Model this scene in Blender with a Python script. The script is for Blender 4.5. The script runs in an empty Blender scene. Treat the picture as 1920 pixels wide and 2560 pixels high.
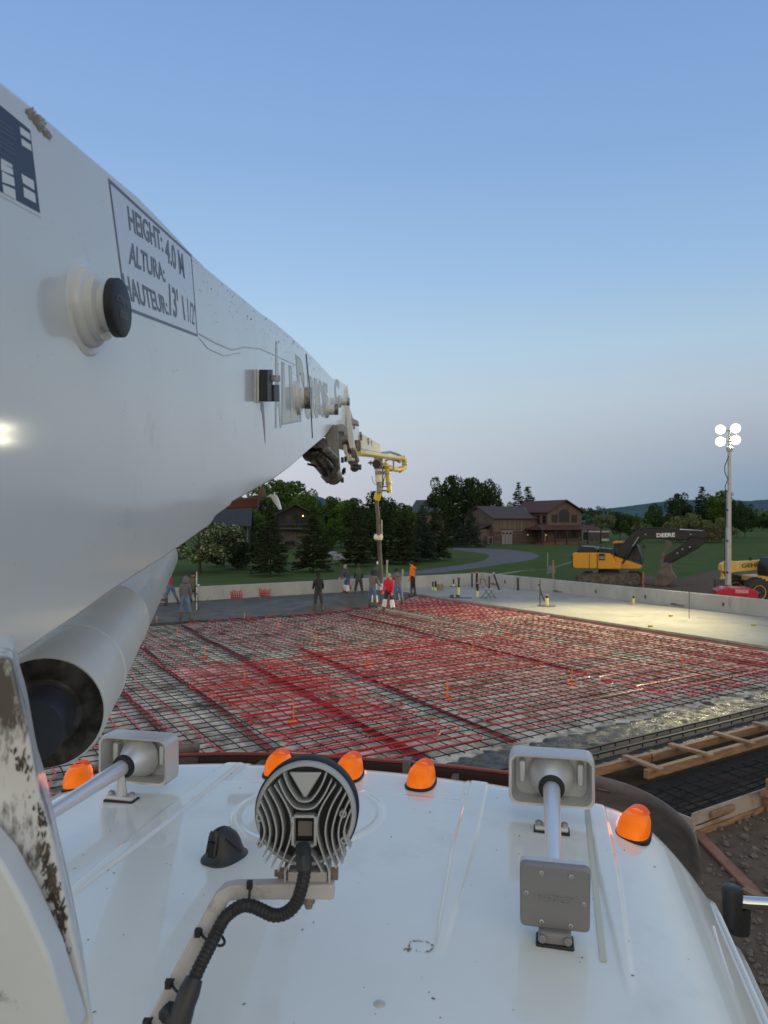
import bpy, bmesh, math, random
import numpy as np
from mathutils import Vector, Matrix, Quaternion
random.seed(7); rng = np.random.default_rng(7)
S = bpy.context.scene
COL = S.collection
R = math.radians
# ------------------------------------------------------------------ camera
FPX = 1800.0; HZ = 1302.5; CAMZ = 4.0       # focal length in photo pixels, horizon row, eye height
cam_d = bpy.data.cameras.new('camera'); cam = bpy.data.objects.new('camera', cam_d); COL.objects.link(cam)
cam.location = (0, 0, CAMZ); cam.rotation_euler = (R(90), 0, 0)
cam_d.sensor_fit = 'VERTICAL'; cam_d.sensor_height = 36; cam_d.lens = 36 * FPX / 2560
cam_d.shift_y = (HZ - 1280) / 2560
cam_d.clip_start = 0.05; cam_d.clip_end = 12000
cam_d.dof.use_dof = True; cam_d.dof.focus_distance = 2.3; cam_d.dof.aperture_fstop = 8.0
S.camera = cam
# ------------------------------------------------------------------ sky
W = bpy.data.worlds.new('World'); S.world = W; W.use_nodes = True
nt = W.node_tree; nt.nodes.clear()
def nn(t, k, **kw):
    n = t.nodes.new(k)
    for a, b in kw.items(): setattr(n, a, b)
    return n
def ramp(t, fac, stops, interp='LINEAR'):
    n = nn(t, 'ShaderNodeValToRGB'); cr = n.color_ramp; cr.interpolation = interp
    while len(cr.elements) < len(stops): cr.elements.new(0.5)
    for e, (p, c) in zip(cr.elements, stops):
        e.position = p; e.color = (c[0], c[1], c[2], 1) if not isinstance(c, (int, float)) else (c, c, c, 1)
    if fac is not None: t.links.new(fac, n.inputs[0])
    return n
def srgb(r, g, b):
    f = lambda c: (c/255/12.92) if c/255 <= .04045 else ((c/255+.055)/1.055)**2.4
    return (f(r), f(g), f(b))
tc = nn(nt, 'ShaderNodeTexCoord'); sep = nn(nt, 'ShaderNodeSeparateXYZ'); nt.links.new(tc.outputs['Generated'], sep.inputs[0])
# twilight sky away from the sun: belt of pink over a grey blue earth shadow, deeper blue above
left = ramp(nt, sep.outputs['Z'], [(0, srgb(200,194,206)), (.05, srgb(202,204,214)), (.11, srgb(200,212,221)), (.17, srgb(192,214,228)), (.24, srgb(178,208,233)), (.32, srgb(161,195,231)), (.45, srgb(140,176,222)), (.60, srgb(125,160,213)), (1, (.36,.43,.49))])
right = ramp(nt, sep.outputs['Z'], [(0, srgb(120,150,170)), (.05, srgb(136,158,178)), (.10, srgb(162,172,188)), (.155, srgb(178,191,205)), (.23, srgb(172,198,218)), (.32, srgb(151,186,223)), (.45, srgb(133,169,216)), (.60, srgb(120,155,208)), (1, (.36,.43,.49))])
azm = nn(nt, 'ShaderNodeMapRange'); azm.inputs['From Min'].default_value = -.15; azm.inputs['From Max'].default_value = .5
nt.links.new(sep.outputs['X'], azm.inputs['Value'])
mx = nn(nt, 'ShaderNodeMix', data_type='RGBA'); nt.links.new(azm.outputs[0], mx.inputs['Factor'])
nt.links.new(left.outputs[0], mx.inputs['A']); nt.links.new(right.outputs[0], mx.inputs['B'])
# the bright half of the twilight, behind the camera
west = ramp(nt, sep.outputs['Z'], [(0, (1.5,1.15,.80)), (.15, (1.4,1.22,.95)), (.35, (1.08,1.06,.94)), (.65, (.66,.70,.72)), (1, (.36,.43,.49))])
wf = nn(nt, 'ShaderNodeMapRange', interpolation_type='SMOOTHSTEP'); wf.inputs['From Min'].default_value = .15; wf.inputs['From Max'].default_value = -.7
nt.links.new(sep.outputs['Y'], wf.inputs['Value'])
mx2 = nn(nt, 'ShaderNodeMix', data_type='RGBA'); nt.links.new(wf.outputs[0], mx2.inputs['Factor'])
nt.links.new(mx.outputs['Result'], mx2.inputs['A']); nt.links.new(west.outputs[0], mx2.inputs['B'])
bg = nn(nt, 'ShaderNodeBackground'); bg.inputs['Strength'].default_value = 1.0
nt.links.new(mx2.outputs['Result'], bg.inputs['Color'])
wo = nn(nt, 'ShaderNodeOutputWorld'); nt.links.new(bg.outputs[0], wo.inputs[0])
S.view_settings.view_transform = 'Standard'; S.view_settings.look = 'None'
S.view_settings.exposure = 0.0; S.view_settings.gamma = 1.0
# the little light that still comes straight from the afterglow, very soft
sd = bpy.data.lights.new('afterglow', 'SUN'); sd.energy = 0.12; sd.angle = R(25); sd.color = (1, .9, .78)
so = bpy.data.objects.new('afterglow', sd); COL.objects.link(so)
so.rotation_euler = Vector((-.35, 1, -.3)).to_track_quat('-Z', 'Y').to_euler()
try: S.cycles.max_bounces = 6
except Exception: pass

# ------------------------------------------------------------------ geometry helpers
def D(X, Y, d):                 # a point d metres ahead, seen at photo pixel X, Y
    return Vector(((X-960)/FPX*d, d, CAMZ-(Y-HZ)/FPX*d))
def G(X, Y, z=0.0):             # where the sight line meets the level z
    d = (CAMZ-z)*FPX/(Y-HZ); return Vector(((X-960)/FPX*d, d, z))
CN = Vector((6.2, 45.7, 0)); UX = Vector((.848, .53, 0)); VX = Vector((-.53, .848, 0))
def UV(u, v, z=0.0): return CN + UX*u + VX*v + Vector((0, 0, z))     # site grid, origin in the far wall corner
CC = Vector((-.107, 2.3, 0)); CR = Vector((.977, -.215, 0)); CF = Vector((.215, .977, 0))
def K(r, t, z): return CC + CR*r + CF*t + Vector((0, 0, z))          # cab frame
BA, BM, BE = .45, -.015, .16
def BP(X, Y, off=0.0):          # point on the side plate of the boom
    tx = (X-960)/FPX; y = BA/(BM-tx); p = Vector((tx*y, y, CAMZ-(Y-HZ)/FPX*y)); return p + Vector((off, 0, 0))

class MB:
    def __init__(s): s.v = []; s.f = []; s.m = []; s.mi = 0
    def add(s, vs, fs):
        b = len(s.v); s.v += [tuple(p) for p in vs]; s.f += [tuple(i+b for i in f) for f in fs]; s.m += [s.mi]*len(fs); return s
    def box(s, c, size, rot=None, taper=1.0):
        c = Vector(c); h = [x/2 for x in size]; M = rot.to_matrix() if isinstance(rot, Quaternion) else (Matrix.Rotation(rot, 3, 'Z') if rot else Matrix.Identity(3))
        vs = [c + M @ Vector((sx*h[0]*(taper if sz > 0 else 1), sy*h[1]*(taper if sz > 0 else 1), sz*h[2])) for sz in (-1, 1) for sy in (-1, 1) for sx in (-1, 1)]
        return s.add(vs, [(0,2,3,1),(4,5,7,6),(0,1,5,4),(2,6,7,3),(0,4,6,2),(1,3,7,5)])
    def beam(s, a, b, w, h, up=(0,0,1)):        # rectangular bar from a to b
        a = Vector(a); b = Vector(b); d = (b-a).normalized(); sd = d.cross(Vector(up))
        if sd.length < 1e-4: sd = d.cross(Vector((1,0,0)))
        sd.normalize(); u = sd.cross(d)
        vs = [p + sd*w/2*i + u*h/2*j for p in (a, b) for i, j in ((-1,-1),(1,-1),(1,1),(-1,1))]
        return s.add(vs, [(0,3,2,1),(4,5,6,7),(0,1,5,4),(1,2,6,5),(2,3,7,6),(3,0,4,7)])
    def tube(s, pts, r, n=8, caps=True, rs=None):
        pts = [Vector(p) for p in pts]; rings = []; N = len(pts); up = None
        for i, p in enumerate(pts):
            t = (pts[min(i+1, N-1)] - pts[max(i-1, 0)]).normalized()
            if up is None: up = t.orthogonal().normalized()
            else:
                up = up - t*up.dot(t); up = up.normalized() if up.length > 1e-5 else t.orthogonal().normalized()
            sd = t.cross(up); rr = rs[i] if rs else r
            rings.append([p + (up*math.cos(2*math.pi*k/n) + sd*math.sin(2*math.pi*k/n))*rr for k in range(n)])
        vs = [q for ring in rings for q in ring]; fs = []
        for i in range(N-1):
            for k in range(n): fs.append((i*n+k, i*n+(k+1) % n, (i+1)*n+(k+1) % n, (i+1)*n+k))
        if caps: fs.append(tuple(range(n))[::-1]); fs.append(tuple((N-1)*n+k for k in range(n)))
        return s.add(vs, fs)
    def lathe(s, o, ax, prof, n=24):            # prof = (distance along ax, radius)
        ax = Vector(ax).normalized(); return s.tube([Vector(o)+ax*(a+i*1e-6) for i, (a, r) in enumerate(prof)], 0, n, True, [max(r, 1e-5) for a, r in prof]) if False else s._lathe(Vector(o), ax, prof, n)
    def _lathe(s, o, ax, prof, n):
        u = ax.orthogonal().normalized(); w = ax.cross(u); vs = []; fs = []
        for a, r in prof:
            for k in range(n):
                q = 2*math.pi*k/n; vs.append(o + ax*a + (u*math.cos(q)+w*math.sin(q))*r)
        N = len(prof)
        for i in range(N-1):
            for k in range(n): fs.append((i*n+k, i*n+(k+1) % n, (i+1)*n+(k+1) % n, (i+1)*n+k))
        if prof[0][1] > 1e-4: fs.append(tuple(range(n))[::-1])
        if prof[-1][1] > 1e-4: fs.append(tuple((N-1)*n+k for k in range(n)))
        return s.add(vs, fs)
    def prism(s, poly, ext):                    # planar polygon swept by a vector
        poly = [Vector(p) for p in poly]; e = Vector(ext); n = len(poly)
        return s.add(poly + [p+e for p in poly], [tuple(range(n)), tuple(range(2*n-1, n-1, -1))] + [(i, i+n, (i+1) % n+n, (i+1) % n) for i in range(n)])
    def quad(s, *p): return s.add(p, [tuple(range(len(p)))])
    def build(s, name, mats, parent=None, smooth=35, bevel=0, fix=True):
        me = bpy.data.meshes.new(name); me.from_pydata(s.v, [], s.f)
        if not isinstance(mats, (list, tuple)): mats = [mats]
        for m in mats: me.materials.append(m)
        if any(s.m): me.polygons.foreach_set('material_index', s.m)
        if fix and len(s.f) < 60000:
            bm = bmesh.new(); bm.from_mesh(me); bmesh.ops.recalc_face_normals(bm, faces=bm.faces); bm.to_mesh(me); bm.free()
        if smooth:
            me.polygons.foreach_set('use_smooth', [True]*len(me.polygons)); me.set_sharp_from_angle(angle=R(smooth))
        me.update(); o = bpy.data.objects.new(name, me); COL.objects.link(o)
        if parent: attach(o, parent)
        if bevel:
            b = o.modifiers.new('bevel', 'BEVEL'); b.width = bevel; b.segments = 2; b.limit_method = 'ANGLE'; b.angle_limit = R(40)
        return o
def attach(o, parent):          # o's mesh is in world space; keep it there under a thing that may be moved
    o.parent = parent; o.matrix_parent_inverse = wm(parent).inverted()
def wm(o):
    m = o.matrix_basis.copy()
    return (wm(o.parent) @ o.matrix_parent_inverse @ m) if o.parent else m
def tag(o, label, cat=None, group=None, kind=None):
    if label: o['label'] = label
    if cat: o['category'] = cat
    if group: o['group'] = group
    if kind: o['kind'] = kind
    return o
def thing(name, label, cat, loc=(0,0,0), group=None, rz=0):
    o = bpy.data.objects.new(name, None); COL.objects.link(o); o.location = loc; o.rotation_euler = (0,0,rz); o.empty_display_size = .1
    return tag(o, label, cat, group)
def struct(o): o['kind'] = 'structure'; return o
def copy_tree(o, parent=None):
    c = o.copy(); COL.objects.link(c)
    if parent: c.parent = parent
    for ch in list(o.children): copy_tree(ch, c)
    return c
def qdir(a, b=(0,0,1)): return Vector(b).rotation_difference(Vector(a))

# ------------------------------------------------------------------ materials
MATS = {}
def mat(name, col, rough=.6, metal=0, var=0, vscale=3, col2=None, thr=(.45,.6), bump=0, bscale=40, coat=0, emit=None, es=0, stretch=None, spec=.5, dirt=None, rvar=0, trans=0, alpha=1):
    if name in MATS: return MATS[name]
    m = bpy.data.materials.new(name); m.use_nodes = True; t = m.node_tree; p = t.nodes['Principled BSDF']
    p.inputs['Base Color'].default_value = (*col, 1); p.inputs['Roughness'].default_value = rough; p.inputs['Metallic'].default_value = metal
    p.inputs['Coat Weight'].default_value = coat; p.inputs['Specular IOR Level'].default_value = spec
    p.inputs['Coat Roughness'].default_value = .035
    if trans: p.inputs['Transmission Weight'].default_value = trans
    co = nn(t, 'ShaderNodeTexCoord'); src = co.outputs['Object']
    if stretch:
        mp = nn(t, 'ShaderNodeMapping'); mp.inputs['Scale'].default_value = stretch; t.links.new(src, mp.inputs[0]); src = mp.outputs[0]
    cur = None
    def noise(sc, det=6, rg=.6):
        n = nn(t, 'ShaderNodeTexNoise'); n.inputs['Scale'].default_value = sc; n.inputs['Detail'].default_value = det; n.inputs['Roughness'].default_value = rg
        t.links.new(src, n.inputs['Vector']); return n.outputs['Fac']
    if col2 is not None:
        r_ = ramp(t, noise(vscale), [(thr[0], col), (thr[1], col2)]); cur = r_.outputs[0]
    elif var:
        a = tuple(max(0, c*(1-var)) for c in col); b = tuple(min(1, c*(1+var)) for c in col)
        r_ = ramp(t, noise(vscale), [(.3, a), (.7, b)]); cur = r_.outputs[0]
    if dirt:            # (colour, scale, threshold, softness, amount)
        dc, sc, th, sf, am = dirt
        r_ = ramp(t, noise(sc, 8, .7), [(th, 0), (min(1, th+sf), am)])
        mxn = nn(t, 'ShaderNodeMix', data_type='RGBA'); t.links.new(r_.outputs[0], mxn.inputs['Factor'])
        if cur: t.links.new(cur, mxn.inputs['A'])
        else: mxn.inputs['A'].default_value = (*col, 1)
        mxn.inputs['B'].default_value = (*dc, 1); cur = mxn.outputs['Result']
    if cur: t.links.new(cur, p.inputs['Base Color'])
    if rvar:
        r_ = ramp(t, noise(vscale*2.3), [(.3, max(0, rough-rvar)), (.7, min(1, rough+rvar))]); t.links.new(r_.outputs[0], p.inputs['Roughness'])
    if bump:
        b = nn(t, 'ShaderNodeBump'); b.inputs['Strength'].default_value = bump; b.inputs['Distance'].default_value = .02
        t.links.new(noise(bscale, 5), b.inputs['Height']); t.links.new(b.outputs[0], p.inputs['Normal'])
    if emit: p.inputs['Emission Color'].default_value = (*emit, 1); p.inputs['Emission Strength'].default_value = es
    MATS[name] = m; return m
white_boom = mat('boom_white_paint', (.65,.66,.65), .38, coat=.7, dirt=((.36,.34,.31), 5, .60, .16, .45), rvar=.05, vscale=2, var=.03)
white_boom.node_tree.nodes['Principled BSDF'].inputs['Coat Roughness'].default_value = .09
white_roof = mat('cab_white_paint', (.78,.79,.75), .34, coat=1.0, dirt=((.42,.40,.37), 3.2, .56, .25, .35), var=.05, vscale=2.0)
white_old = mat('worn_white_paint', (.64,.65,.66), .35, coat=.2, dirt=((.07,.055,.045), 9, .575, .05, .93), stretch=(1, 1, .35))
white_plain = mat('plain_white_paint', (.60,.64,.67), .4, var=.06, vscale=6, dirt=((.1,.09,.08), 14, .62, .06, .7))
cream = mat('boom_cream_paint', (.72,.68,.55), .45, var=.06, vscale=4)
yellow_pipe = mat('yellow_pipe_paint', (.75,.55,.03), .35, coat=.3, var=.08, vscale=6)
black = mat('black_rubber', (.012,.012,.014), .55)
black_pl = mat('black_plastic', (.02,.021,.024), .42, bump=.08, bscale=400)
navy = mat('navy_print', (.035,.05,.10), .5)
sign_grey = mat('grey_print', (.13,.15,.2), .45)
pale = mat('pale_print', (.72,.74,.78), .45)
letter_fill = mat('cream_letter_print', (.62,.63,.52), .4)
letter_edge = mat('lilac_letter_edge', (.42,.43,.5), .4)
rust = mat('rust_brown', (.20,.13,.10), .8, col2=(.09,.06,.05), vscale=8)
primer = mat('red_primer', (.11,.020,.008), .6, var=.2, vscale=8)
chrome = mat('satin_aluminium', (.74,.75,.77), .36, metal=.6, dirt=((.06,.05,.05), 40, .68, .03, .9))
horn_grey = mat('grey_cast_housing', (.54,.55,.55), .38, metal=.25, dirt=((.05,.045,.04), 26, .68, .04, .9))
plate_grey = mat('grey_plate', (.19,.19,.20), .42, bump=.05, bscale=300)
lamp_grey = mat('cast_lamp_grey', (.42,.435,.45), .5, metal=.2, dirt=((.1,.085,.07), 22, .6, .08, .6))
arm_grey = mat('arm_grey_paint', (.47,.45,.43), .5, dirt=((.16,.13,.11), 14, .6, .1, .6))
dark_steel = mat('dark_greasy_steel', (.05,.047,.045), .45, metal=.4, col2=(.16,.13,.11), vscale=14)
grimy = mat('grimy_metal', (.34,.32,.29), .45, metal=.35, col2=(.09,.08,.07), vscale=18, thr=(.4,.6))
steel = mat('steel_grey', (.38,.38,.39), .38, metal=.7, var=.15)
amber = mat('amber_lens', (.80,.17,.002), .4, coat=.12, spec=.25, emit=(1,.15,.0), es=.36, var=.25, vscale=25)
amber_rib = mat('amber_lens_rib', (.55,.09,.002), .3, coat=.4, emit=(1,.12,.0), es=.22)
visor_m = mat('brown_smoked_visor', (.10,.035,.025), .22, coat=.6, var=.3, vscale=3, dirt=((.2,.17,.15), 10, .6, .2, .4))
visor_grey = mat('scuffed_visor_end', (.14,.115,.105), .42, coat=.25, var=.25, vscale=12, stretch=(1,1,3))
rebar_m = mat('rebar_steel', (.022,.020,.018), .8, col2=(.05,.036,.027), vscale=2, spec=.15)
tube_m = mat('red_pex', (.58,.008,.018), .4, coat=.1, var=.15, vscale=.6)
tube_dark = mat('dark_red_pex', (.26,.006,.014), .5, var=.15, vscale=.6)
pipe_y = mat('yellow_tape', (.80,.72,.25), .6)
pvc_w = mat('white_pvc', (.7,.69,.66), .5, var=.08)
abs_b = mat('black_abs_pipe', (.015,.015,.016), .5)
pink = mat('pink_cap', (.7,.2,.22), .6)
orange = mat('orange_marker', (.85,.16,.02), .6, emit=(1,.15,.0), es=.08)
stake_wood = mat('stake_wood', (.30,.17,.09), .8, var=.2)
wood = mat('formwork_lumber', (.36,.20,.10), .6, col2=(.16,.09,.055), vscale=3, stretch=(1,1,6), thr=(.35,.7), bump=.2, bscale=18)
ply = mat('old_plywood', (.25,.17,.13), .7, col2=(.36,.30,.25), vscale=2.2, thr=(.4,.55), bump=.15, bscale=14)
keyform = mat('dusty_key_form', (.26,.23,.20), .8, var=.2, vscale=2)
print('materials ok')
# ================================================================== GROUND AND SITE
grass_m = mat('lawn_grass', (.056,.084,.026), .95, col2=(.080,.115,.040), vscale=.35, thr=(.3,.7), bump=.4, bscale=3, dirt=((.10,.12,.06), .9, .62, .1, .45), spec=.03)
dirt_m = mat('site_dirt', (.10,.070,.050), .95, col2=(.16,.12,.09), vscale=3, thr=(.3,.7), bump=1.0, bscale=9, spec=.03)
asph_m = mat('driveway_asphalt', (.12,.12,.128), .9, var=.12, vscale=.5, spec=.2)
base_m = mat('vapour_barrier', (.62,.56,.49), .8, col2=(.30,.25,.20), vscale=3.5, thr=(.42,.62), dirt=((.07,.052,.036), 1.1, .50, .14, .92), bump=.4, bscale=7, spec=.2)
wet_m = mat('wet_concrete', (.085,.078,.070), .62, col2=(.14,.13,.118), vscale=1.0, thr=(.35,.7), bump=.8, bscale=7, rvar=.1, spec=.08)
glint_m = mat('shiny_wet_concrete', (.030,.029,.027), .46, rvar=.36, col2=(.065,.062,.056), vscale=3.5, thr=(.35,.7), bump=.7, bscale=24, spec=.25)
slab_m = mat('cured_slab_concrete', (.29,.275,.245), .8, col2=(.37,.355,.315), vscale=.5, thr=(.35,.65), dirt=((.20,.19,.17), .7, .55, .10, .7), bump=.1, bscale=6, spec=.2)
wall_m = mat('foundation_concrete', (.34,.34,.32), .8, col2=(.44,.435,.40), vscale=1.1, thr=(.35,.68), dirt=((.19,.185,.17), 1.7, .6, .1, .6), stretch=(1,1,.4), bump=.2, bscale=20)
N = 14; g = MB(); L = 6000
g.quad((-L,-L,-.45),(L,-L,-.45),(L,L,-.45),(-L,L,-.45))
struct(g.build('ground', grass_m))
def jag(pts, z, step=1.2, amp=.25):
    out = []
    for a, b in zip(pts, pts[1:]+pts[:1]):
        n = max(1, int((b-a).length/step))
        for i in range(n):
            p = a.lerp(b, i/n); out.append(Vector((p.x+random.uniform(-amp, amp), p.y+random.uniform(-amp, amp), z)))
    return out
d1 = MB(); d1.quad(*jag([Vector((-14,-6,0)),Vector((16,-6,0)),Vector((14,13,0)),UV(-4,-26.4)+VX*0,UV(-34,-26.4)], -.446, 1, .2)); struct(d1.build('dirt_ground', dirt_m))
d2 = MB(); d2.quad(*jag([G(*p, -.45) for p in [(1425,1470),(1440,1449),(1560,1436),(1640,1441),(1700,1449),(1790,1425),(1860,1422),(1930,1412),(2060,1420),(2300,1470),(2200,1640),(1950,1640),(1700,1560)]], -.446, .9, .3)); struct(d2.build('dirt_yard', dirt_m))
# driveway and lane
outer = [(1036,1437),(1100,1432),(1157,1425),(1210,1418),(1259,1410),(1300,1405),(1326,1400),(1343,1395),(1347,1390),(1340,1385),(1326,1381),(1276,1374.5),(1191,1371),(1134,1368.6)]
inner = [(1130,1375),(1160,1377.5),(1191,1381),(1212,1383.5),(1222,1387),(1223,1392),(1212,1400),(1191,1406),(1150,1413),(1113,1418),(1022,1430),(850,1443)]
rd = MB(); rd.quad(*[Vector((p.x,p.y,-.441)) for p in (G(*q,-.45) for q in outer+inner+[(850,1456)])]); struct(rd.build('driveway', asph_m))
r2 = MB(); r2.quad(*[UV(u,v,-.437) for u,v in ((-45,3.2),(-10.5,3.2),(-2,5.5),(0,7.2),(-12,7.2),(-45,6.4))]); struct(r2.build('road', asph_m))
# floor of the pour
b = MB(); b.quad(UV(-36,-26.7,-.12),UV(-6.9,-26.7,-.12),UV(-6.9,-.0,-.12),UV(-36,-.0,-.12)); 
fm = b.build('slab_base', base_m); struct(fm); tag(fm, 'grey white plastic vapour barrier under the red tubing grid')
# cured slab with a shelf down to the base
c = MB(); c.box(UV(-3.5,-15,-.07), (7,30,.14), math.atan2(.53,.848)); s1 = c.build('slab', slab_m); struct(s1)
# wet concrete heap spread from the far wall
edge = [(-36,-5.4),(-22.8,-6.7),(-15.2,-7.4),(-12.2,-6.4),(-10.4,-4.9),(-8.4,-3.9),(-7.02,-3.0)]
def vedge(u):
    for (a, va), (bq, vb) in zip(edge, edge[1:]):
        if a <= u <= bq: return va+(vb-va)*(u-a)/(bq-a)
    return edge[-1][1]
from mathutils import noise as mn
wc = MB(); nu, nv = 190, 50; vs = []; fs = []
for i in range(nu+1):
    u = -36+(28.98)*i/nu; ve = vedge(u)+.35*mn.noise(Vector((u*.9,0,0)))+.12*mn.noise(Vector((u*4,3,0)))
    for j in range(nv+1):
        s = (j/nv)**1.5; v = ve*(1-s)-.01*s
        h = -.118+.13*min(1, s*7)**.6 + .03*mn.noise(Vector((u*1.6,v*1.6,0)))*min(1,s*8)
        m = math.exp(-((u+12.3)/1.9)**2-((v+4.8)/1.3)**2)*.36 + math.exp(-((u+14.6)/1.3)**2-((v+6.2)/.8)**2)*.16
        h += m*min(1, s*9)*(1+.3*mn.noise(Vector((u*3,v*3,5)))); vs.append(UV(u,v,h))
for i in range(nu):
    for j in range(nv): a = i*(nv+1)+j; fs.append((a,a+nv+1,a+nv+2,a+1))
wc.add(vs, fs); w_ = wc.build('fresh_concrete', wet_m, smooth=80); struct(w_); tag(w_, 'fresh dark concrete poured along the far left wall')
# wet footing strips beside the key forms
def strip(u0,u1,v0,v1,z,name,m,amp=.03,nvv=14,edgeamp=.0):
    q = MB(); n = int((u1-u0)/.055); vs=[]; fs=[]
    for i in range(n+1):
        u=u0+(u1-u0)*i/n
        for j in range(nvv+1):
            t=j/nvv; va=v1+edgeamp*mn.noise(Vector((u*1.2,1,0)))+edgeamp*.4*mn.noise(Vector((u*5,1,0))); v=v0*(1-t)+va*t
            vs.append(UV(u,v,z-(.06*max(0,(t-.8)/.2) if edgeamp else 0)+amp*mn.noise(Vector((u*3.5,v*3.5,1)))+amp*.5*mn.noise(Vector((u*9+1.7*mn.noise(Vector((u,v*2,0))),v*11,1)))+amp*.25*mn.noise(Vector((u*19,v*19,6)))))
    for i in range(n):
        for j in range(nvv): a=i*(nvv+1)+j; fs.append((a,a+nvv+1,a+nvv+2,a+1))
    q.add(vs,fs); o=q.build(name,m,smooth=80); struct(o); return o
gl_=strip(-27,-4,-26.62,-25.62,-.055,'fresh_concrete',glint_m,.022,24,.45)
strip(-27,-4,-27.44,-26.99,-.07,'fresh_concrete',glint_m,.018)
# pit with rebar
pit = MB(); pit.quad(UV(-21.5,-29.2,-.43),UV(-4,-29.2,-.43),UV(-4,-27.5,-.43),UV(-21.5,-27.5,-.43)); struct(pit.build('footing_pit', mat('pit_mud',(.035,.030,.025),.85,var=.4,vscale=5,bump=.7,bscale=14)))
pm = thing('rebar_cage', 'dark rebar grid lying in the footing pit beside the ladder form', 'rebar', UV(-19,-28.6,-.4))
for k in range(9):
    q = MB(); v = -28.12-.13*k; q.tube([UV(-21.2+.5*i, v+random.uniform(-.02,.02), -.30+random.uniform(-.02,.02)) for i in range(32)], .011, 5); q.build('rebar', rebar_m, pm)
for k in range(44):
    q = MB(); u = -21.0+.33*k; q.tube([UV(u+random.uniform(-.03,.03),-28.05,-.28),UV(u+random.uniform(-.05,.05),-29.15,-.29)], .010, 5); q.build('rebar', rebar_m, pm)
# ---- rebar mat
rot_s = math.atan2(.53,.848)
rm = thing('rebar_mat', 'wide tied grid of dark rebar over the white sheeting with red tubing', 'rebar mat', UV(-18,-16,-.1))
def wob(u, v, a=.03): return a*mn.noise(Vector((u*.35, v*.35, 2))) + a*.5*mn.noise(Vector((u*1.1, v*1.1, 7)))
nb = 0
for k in range(61):
    v = -25.45+.32*k
    if v > -3: break
    u1 = -7.1
    q = MB(); pts = []
    u = -34
    while u <= u1+.01:
        pts.append(UV(u, v+wob(u,v)+random.uniform(-.004,.004), -.05+.014*mn.noise(Vector((u,v,3))))); u += .9
    jx = random.uniform(-.02,.02)
    q.tube([p+VX*jx for p in pts], .0106, 5); q.build('rebar', rebar_m, rm); nb += 1
for k in range(84):
    u = -33.8+.32*k
    if u > -7.1: break
    q = MB(); pts = []; v = -25.6; ve = vedge(u)+.5
    while v <= ve:
        pts.append(UV(u+wob(u,v)+random.uniform(-.004,.004), v, -.035+.012*mn.noise(Vector((u,v,9))))); v += .9
    q.tube(pts, .0106, 5); q.build('rebar', rebar_m, rm); nb += 1
sp0 = None
for k in range(110):
    u = random.uniform(-30,-8); v = random.uniform(-25,-8)
    if sp0 is None:
        q = MB(); q.box((0,0,0), (.075,.075,.075), .3); sp0 = q.build('spacer_block', mat('grey_spacer',(.22,.22,.215),.8)); o = sp0
    else: o = sp0.copy(); COL.objects.link(o)
    o.parent = rm; o.matrix_parent_inverse = wm(rm).inverted(); o.location = UV(round(u/.32)*.32+.16, v, -.02); o.rotation_euler = (0,0,random.uniform(0,3))
# ---- red heating tube
tb = thing('heating_tubing', 'looping red heating tube tied onto the rebar grid', 'tubing', UV(-18,-16,-.05))
def serp(u0,u1,v0,v1,along,sp,rad=.0132,m=None,amp=.05,z=-.012):
    runs = []; pos = (v0 if along=='u' else u0); end = (v1 if along=='u' else u1); flip = False; pts = []
    lo, hi = (u0,u1) if along=='u' else (v0,v1)
    while pos <= end:
        a = lo + random.uniform(0,.22); bq = hi - random.uniform(0,.22); n = int((bq-a)/.45)
        seq = [(a+(bq-a)*i/n, pos) for i in range(n+1)]
        if flip: seq = seq[::-1]
        pts += seq
        s = -1 if flip else 1; e = seq[-1][0]      # half-round turn
        for j in range(1,6):
            th = math.pi*j/6; pts.append((e+s*sp*.5*math.sin(th), pos+sp*.5*(1-math.cos(th))))
        pos += sp; flip = not flip
    out = []
    for i,(a,bq) in enumerate(pts):
        u,v = (a,bq) if along=='u' else (bq,a)
        w = amp*(mn.noise(Vector((u*.5,v*.9,4)))*1.2+mn.noise(Vector((u*1.9,v*1.9,8)))*.6)
        out.append(UV(u+(w if along=='v' else 0), v+(w if along=='u' else 0), z))
    q = MB(); q.tube(out, rad, 6); q.build('tube', m or tube_m, tb)
def bundle(u, v0, v1, n, du=.0, m=None):
    for k in range(n):
        q = MB(); v = v0; pts = []
        while v <= v1:
            t = (v-v0)/(v1-v0); pts.append(UV(u+du*t+.042*k+.10*mn.noise(Vector((u,v*.35,1)))+.012*mn.noise(Vector((k*3.1,v*2,1))), v, -.075+.004*(k%3))); v += .5
        q.tube(pts, .0125, 5); q.build('tube', m or tube_dark, tb)
serp(-33,-24.9,-25.3,-7.4,'v',.46,amp=.16)
bundle(-25.9,-25.4,-8.5,4,.4)
bundle(-24.6,-25.4,-7,4,.95)
serp(-24.1,-22.6,-15.5,-6.6,'v',.42,amp=.12)
serp(-24.0,-20.9,-25.2,-16,'u',.34,amp=.07)
bundle(-22.45,-25.4,-7,5,1.1)
serp(-21.0,-17.2,-14.6,-7.4,'v',.40,amp=.1)
serp(-20.1,-15.2,-25.0,-15.2,'u',.40,amp=.06)
bundle(-20.5,-25.5,-14.5,4,.9)
serp(-15.0,-12.2,-25.0,-16,'v',.44,amp=.06)
serp(-16.6,-11.6,-15.4,-7,'v',.46,amp=.09)
bundle(-14.7,-22,-8,3,.5)
serp(-11.4,-7.5,-25.0,-14.0,'v',.42,amp=.05)
serp(-11.3,-7.5,-13.4,-4.6,'u',.50,amp=.06)
serp(-15,-8,-25.1,-21.5,'u',.60,amp=.05)
serp(-21.5,-12,-20.5,-15.8,'u',.62,amp=.10)
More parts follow.
